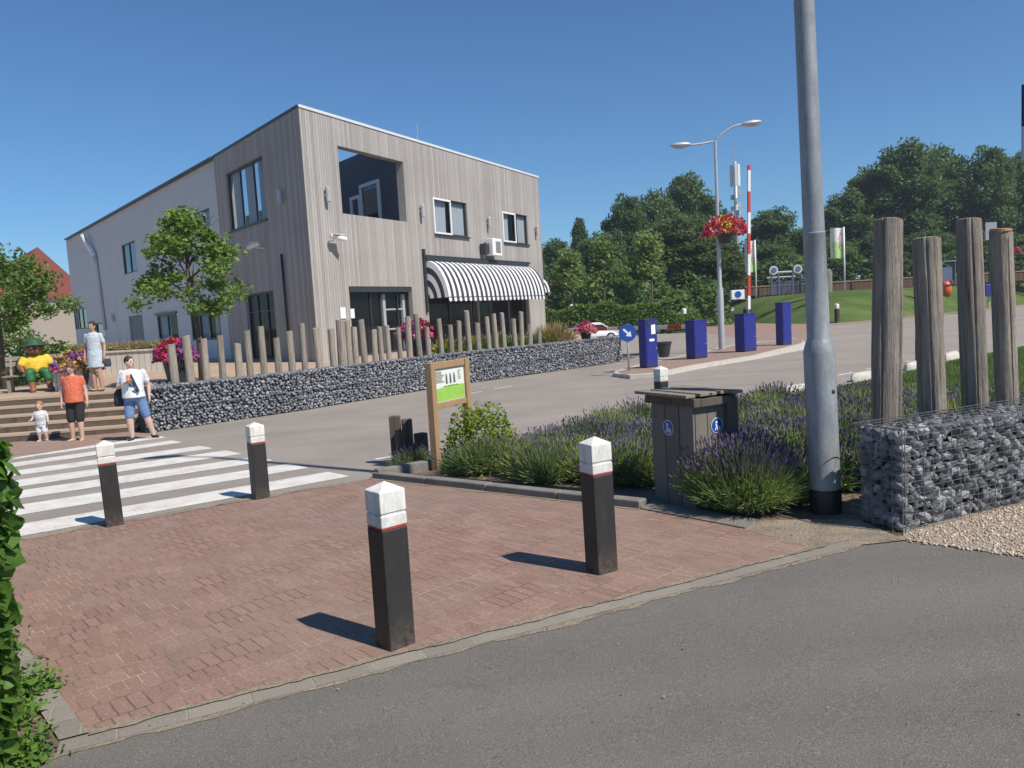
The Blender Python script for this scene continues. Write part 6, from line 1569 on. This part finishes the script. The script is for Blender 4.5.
def shirt(root, rings, arms, z0, z1, mat, sleeve=.5, inf=.016, ra=.062, hem=0.0, name='shirt'):
    mb = MB(); r = rings(inf, z0, z1); mb.loft(r)
    if hem: b = r[0]; mb.loft([(b[0], b[1], b[2]-hem, b[3]*1.0, b[4]*1.0), (b[0], b[1], b[2]+.02, b[3], b[4])])
    for s_, e, w_, *_ in arms:
        s_, e = Vector(s_), Vector(e); mb.capsule(s_+Vector((0, 0, .004)), s_.lerp(e, sleeve), ra, ra*.98)
    return fuse(mb, name, mat, root, .012, 3)
def shorts(root, rings, legs, mat, top=.98, frac=.8, r=(.105, .098), inf=.012, name='shorts', low=.82):
    mb = MB(); mb.loft(rings(inf, low, top))
    for hip, kn, an, fd in legs: hip, kn = Vector(hip), Vector(kn); mb.capsule(hip, hip.lerp(kn, frac), r[0], r[1])
    return fuse(mb, name, mat, root, .012, 3)
def shoes(root, legs, mat, sole=None, low=False):
    for hip, kn, an, fd in legs:
        f = Vector((fd[0], fd[1], 0)).normalized(); a = Vector(an); M_ = Matrix((Vector((-f.y, f.x, 0)), f, Vector((0, 0, 1)))).transposed()
        mb = MB(); mb.ell(a+f*.055+Vector((0, 0, -.052)), (.048, .14, .042 if not low else .03), 12, M=M_); 
        if not low: mb.ell(a+f*-.02+Vector((0, 0, -.02)), (.045, .06, .05), 10, M=M_)
        o = fuse(mb, 'shoe', mat, root, .010, 2)
        if sole: MB().ell(a+f*.055+Vector((0, 0, -.082)), (.05, .145, .016), 12, M=M_).build('sole', sole, o, smooth=True)
m_skin2 = plain('skin_fair', (.62, .42, .33), .55, .06, 6); m_skin3 = plain('skin_tan', (.46, .28, .19), .55, .06, 6)
m_hair_d = plain('hair_dark', (.03, .02, .015), .6, .3, 20, (1, 1, .2)); m_hair_b = plain('hair_brown', (.10, .05, .028), .6, .3, 20, (1, 1, .2)); m_hair_r = plain('hair_fair', (.34, .17, .09), .6, .2, 20)
def foot(u, v): q = G(u, v); return (q[0], q[1], gz(q[0], q[1]))
# man with short dark hair crossing
fb_ = foot(139, 440)
legs = [((-.10, .02, .86), (-.12, -.06, .48), (-.12, .0, .085), (-.15, -1)), ((.10, .0, .86), (.19, .02, .48), (.27, .10, .09), (.75, -.8))]
arms = [((-.20, .0, 1.40), (-.30, .02, 1.12), (-.06, -.22, 1.22), (.7, -.3, .35), .7, (0, -1, .2)), ((.20, .0, 1.40), (.27, .09, 1.13), (.27, .05, .89), (.05, -.15, -1), .4, (-1, 0, 0))]
man, rg, tcf, hp = person('man in a white printed T-shirt and denim shorts, looking right and carrying a dark bag', (fb_[0], fb_[1], fb_[2]), 1.72, R(12),
    dict(girth=1.16, belly=.05, legs=legs, arms=arms, head_yaw=R(58), hair=m_hair_d, skin=m_skin2, lean=(-.03, 0), leg_r=(.09, .06, .042)))
shirt(man, rg, arms, .90, 1.48, cloth_pattern('tee_white', (.74, .74, .74), (.70, .70, .70)), .62, .02, .066, .03)
mb = MB(); mb.bar((.02, -.205, 1.38), (.15, -.225, 1.02), .07, .012); mb.build('shoulder_strap', fabric('navy', (.03, .035, .08)), man)
mb = MB(); mb.ell((.03, -.215, 1.16), (.06, .012, .05), 10); mb.ell((.08, -.215, 1.03), (.07, .014, .03), 10); mb.build('print', fabric('shirt_print', (.10, .12, .22), .3), man, smooth=True)
mb = MB(); mb.lathe([(.03, -.06), (.036, .05), (.03, .055)], 12, (-.01, -.30, 1.27)); mb.ell((-.01, -.30, 1.34), (.042, .042, .045), 10); mb.build('snack', plain('orange_snack', (.72, .25, .10), .6, .15), man, smooth=True)
shorts(man, rg, legs, fabric('denim', (.13, .22, .40), .25), 1.0, .9, (.118, .092), .014)
shoes(man, legs, fabric('sneaker', (.03, .03, .035)), m_signwhite)
mb = MB(); mb.loft([(-.31, .14, .72, .11, .09), (-.31, .14, .80, .135, .11), (-.30, .14, 1.0, .12, .10), (-.29, .14, 1.08, .07, .06)], 12); fuse(mb, 'bag', fabric('bag_dark', (.018, .02, .03)), man, .014, 3)
# woman with the red top
fb_ = foot(79, 440.5)
legs = [((-.09, .0, .86), (-.10, -.03, .48), (-.12, .0, .07), (-.35, -1)), ((.09, .0, .86), (.10, -.05, .48), (.11, -.06, .07), (.15, -1))]
arms = [((-.19, .0, 1.40), (-.25, .02, 1.12), (-.26, -.05, .88), (-.02, -.1, -1), .4, (1, 0, 0)), ((.19, .0, 1.40), (.25, .02, 1.12), (.29, -.04, .88), (.05, -.1, -1), .4, (-1, 0, 0))]
wom, rg, tcf, hp = person('woman in an orange-red top and black knee shorts looking down beside the toddler', fb_, 1.66, R(4),
    dict(girth=1.10, belly=.03, legs=legs, arms=arms, head_pitch=R(28), head_off=(0, -.03), hair=m_hair_b, skin=m_skin, hair_locks=[((-.06, .03, .04), (-.07, .0, -.13), .035, .025), ((.06, .03, .04), (.07, .0, -.13), .035, .025), ((0, .06, .0), (0, .07, -.12), .06, .045)]))
shirt(wom, rg, arms, .92, 1.48, cloth_pattern('coral_top', (.62, .14, .075), (.70, .30, .20), 40, .4), .45, .018, .060, .05)
shorts(wom, rg, legs, fabric('black_shorts', (.02, .02, .024)), 1.0, .98, (.118, .092), .014)
shoes(wom, legs, fabric('sandal', (.40, .30, .22)), None, True)
# toddler
fb_ = foot(43.5, 441); 
legs = [((-.10, .0, .72), (-.12, -.05, .40), (-.13, .0, .085), (-.2, -1)), ((.10, .0, .72), (.13, -.05, .40), (.15, .02, .085), (.25, -1))]
arms = [((-.19, .0, 1.22), (-.30, -.03, 1.02), (-.33, -.16, .92), (-.2, -.8, .1), .4, (0, 0, -1)), ((.19, .0, 1.22), (.28, -.04, 1.0), (.34, -.14, .90), (.2, -.7, -.2), .4, (0, 0, -1))]
tod, rg, tcf, hp = person('toddler in a pale patterned top and white shorts standing between the hedge and the woman', fb_, .90, R(6),
    dict(girth=1.18, belly=.05, legs=legs, arms=arms, head_z=1.50, head_s=1.65, hair=m_hair_r, skin=m_skin2, voxel=.014, head_pitch=R(8), leg_r=(.09, .07, .05), arm_r=(.055, .045, .035),
         torso=[(.62, .155, .13), (.74, .175, .145), (.88, .175, .14), (1.02, .175, .13), (1.16, .18, .12), (1.25, .15, .10), (1.31, .085, .075)]))
shirt(tod, rg, arms, .74, 1.32, cloth_pattern('toddler_top', (.60, .62, .62), (.30, .33, .38), 26, .35), .7, .026, .078, .03)
shorts(tod, rg, legs, fabric('toddler_shorts', (.68, .68, .70)), .9, .9, (.125, .112), .018, low=.62)
shoes(tod, legs, fabric('toddler_shoe', (.45, .35, .30)), m_signwhite)
# woman in the pale dress at the top of the steps
q = Zp(97, 391.5, ZT); fb_ = (q[0], q[1]+.1, ZT)
legs = [((-.085, .0, .86), (-.08, -.03, .48), (-.08, .0, .07), (-.1, -1)), ((.085, .0, .86), (.10, -.06, .48), (.12, -.03, .08), (.1, -1))]
arms = [((-.18, .0, 1.40), (-.25, .05, 1.14), (-.26, -.02, .90), (0, -.15, -1), .5, (1, 0, 0)), ((.18, .0, 1.40), (.25, .03, 1.13), (.27, -.06, .89), (0, -.15, -1), .6, (-1, 0, 0))]
drs, rg, tcf, hp = person('woman in a pale blue shirt dress at the top of the terrace steps', fb_, 1.76, R(-4),
    dict(girth=.94, legs=legs, arms=arms, hair=m_hair_d, skin=m_skin3, head_pitch=R(6), shades=True, hair_locks=[((-.05, .04, .04), (-.06, .03, -.08), .035, .028), ((.05, .04, .04), (.06, .03, -.08), .035, .028), ((0, .06, .05), (0, .07, -.08), .055, .04)]))
dm = MB(); dm.loft([(0, 0, .60, .215, .17), (0, 0, .75, .20, .16), (0, 0, .92, .195, .155)]+[(a, b, c, d+.018, e+.018) for a, b, c, d, e in rg(0, .93, 1.48)])
for s_, e, *_ in arms: s_, e = Vector(s_), Vector(e); dm.capsule(s_, s_.lerp(e, .6), .054, .055)
fuse(dm, 'dress', cloth_pattern('pale_dress', (.50, .56, .62), (.58, .64, .68), 30, .4), drs, .012, 3)
shoes(drs, legs, fabric('dark_sandal', (.10, .06, .04)), None, True)
mb = MB(); mb.loft([(.29, .03, .60, .05, .09), (.29, .03, .66, .06, .11), (.29, .03, .80, .05, .09)], 12); bg_ = fuse(mb, 'handbag', fabric('dark_bag', (.04, .05, .08)), drs, .012, 2)
# bench and seated statue
q = Zp(40, 391, ZT); bxy = (q[0]-.15, q[1]+.15); yb_ = R(22)
bn = thing('bench', 'grey wooden slatted bench under the seated statue at the head of the steps', 'bench', (bxy[0], bxy[1], ZT), yb_)
m_bw = boardmat('bench_wood', (.20, .17, .14), (.33, .29, .24), .1, 1, .06, .5)
mb = MB()
for i in range(4): mb.box((0, -.2+i*.13, .44), (1.5, .11, .04))
mb.build('seat', m_bw, bn, bevel=.005); mb = MB()
for i in range(3): mb.box((0, .32+i*.03, .60+i*.15), (1.5, .035, .12))
mb.build('backrest', m_bw, bn, bevel=.005)
for x in (-.62, .62):
    mb = MB(); mb.box((x, -.15, .21), (.08, .08, .42)); mb.box((x, .25, .21), (.08, .08, .42)); mb.bar((x, .27, .4), (x, .42, 1.0), .06, .06); mb.box((x, .05, .39), (.07, .5, .06)); mb.build('leg_frame', m_bw, bn)
stt = thing('seated_statue', 'painted seated figure with green hat, yellow shirt and green trousers on the grey bench', 'statue', (bxy[0]+.05, bxy[1]-.02, ZT), yb_+R(12))
m_sbrown = plain('statue_brown', (.26, .10, .05), .5, .15, 8); m_syel = cloth_pattern('statue_yellow', (.78, .50, .05), (.78, .62, .20), 12, .3); m_sgrn = plain('statue_green', (.02, .14, .045), .5, .15, 8); m_shat = plain('statue_hat', (.035, .10, .045), .5, .2, 8)
mb = MB(); mb.loft([(0, .08, .46, .22, .19), (0, .08, .62, .27, .22), (0, .08, .82, .26, .20), (0, .07, .95, .17, .14)]); mb.capsule((0, .05, .92), (0, .03, 1.0), .10, .10)
mb.ell((0, .02, 1.13), (.20, .19, .17), 16); mb.ell((0, -.15, 1.08), (.10, .09, .07), 12)
for s in (-1, 1):
    mb.ell((s*.20, .03, 1.14), (.04, .04, .06), 10)
    mb.capsule((s*.13, -.02, .52), (s*.19, -.42, .50), .12, .095); mb.capsule((s*.19, -.42, .50), (s*.2+.05, -.46, .12), .09, .075); mb.capsule((s*.2+.05, -.44, .08), (s*.22+.06, -.64, .075), .075, .065)
    e = (s*.38, -.02, .66); w_ = (s*.26+.08*s, -.26, .60); mb.capsule((s*.26, .07, .88), e, .085, .075); mb.capsule(e, w_, .075, .055); add_hand(mb, w_, (s*-.1, -.9, -.15), 1 if s < 0 else -1, .4, (0, 0, -1))
fuse(mb, 'body', m_sbrown, stt, .014)
mb = MB(); mb.loft([(0, .08, .50, .25, .22), (0, .08, .62, .295, .245), (0, .08, .82, .285, .225), (0, .07, .95, .19, .16)])
for s in (-1, 1): mb.capsule((s*.26, .07, .88), (s*.33, .02, .75), .105, .10)
fuse(mb, 'shirt', m_syel, stt, .014)
mb = MB(); mb.loft([(0, .08, .40, .26, .23), (0, .08, .52, .27, .235)])
for s in (-1, 1): mb.capsule((s*.13, -.02, .52), (s*.19, -.42, .50), .14, .115); mb.capsule((s*.19, -.42, .50), (s*.2+.03, -.45, .34), .112, .105)
fuse(mb, 'trousers', m_sgrn, stt, .014)
mb = MB(); mb.lathe([(.34, 1.225), (.35, 1.24), (.22, 1.27), (.20, 1.38), (.12, 1.43)], 20, (0, .03, 0)); mb.build('hat', m_shat, stt, auto=40)
mb = MB()
for s in (-1, 1): mb.ell((s*.07, -.165, 1.17), (.022, .014, .026), 10)
mb.build('eyes', m_signwhite, stt, smooth=True); mb = MB()
for s in (-1, 1): mb.ell((s*.07, -.178, 1.17), (.009, .006, .011), 8)
mb.ell((0, -.235, 1.10), (.035, .02, .025), 8); mb.build('pupils_and_nose', m_black, stt, smooth=True)
for s in (-1, 1): mb = MB(); mb.capsule((s*.2+.05, -.42, .06), (s*.22+.06, -.66, .06), .085, .075); fuse(mb, 'boot', m_sbrown, stt, .014)

# ================================================================== HAZE
hm_ = bpy.data.materials.new('haze_air'); hm_.use_nodes = True; n_ = hm_.node_tree; n_.nodes.remove(n_.nodes['Principled BSDF'])
pv = n_.nodes.new('ShaderNodeVolumePrincipled'); pv.inputs['Color'].default_value = (.80, .88, 1.0, 1); pv.inputs['Density'].default_value = .0006; pv.inputs['Anisotropy'].default_value = .2
n_.links.new(pv.outputs[0], n_.nodes['Material Output'].inputs['Volume'])
hz = MB().box((0, 95, 12), (380, 260, 44)).build('haze', hm_); hz['kind'] = 'stuff'; hz['label'] = 'thin summer haze over the far trees'
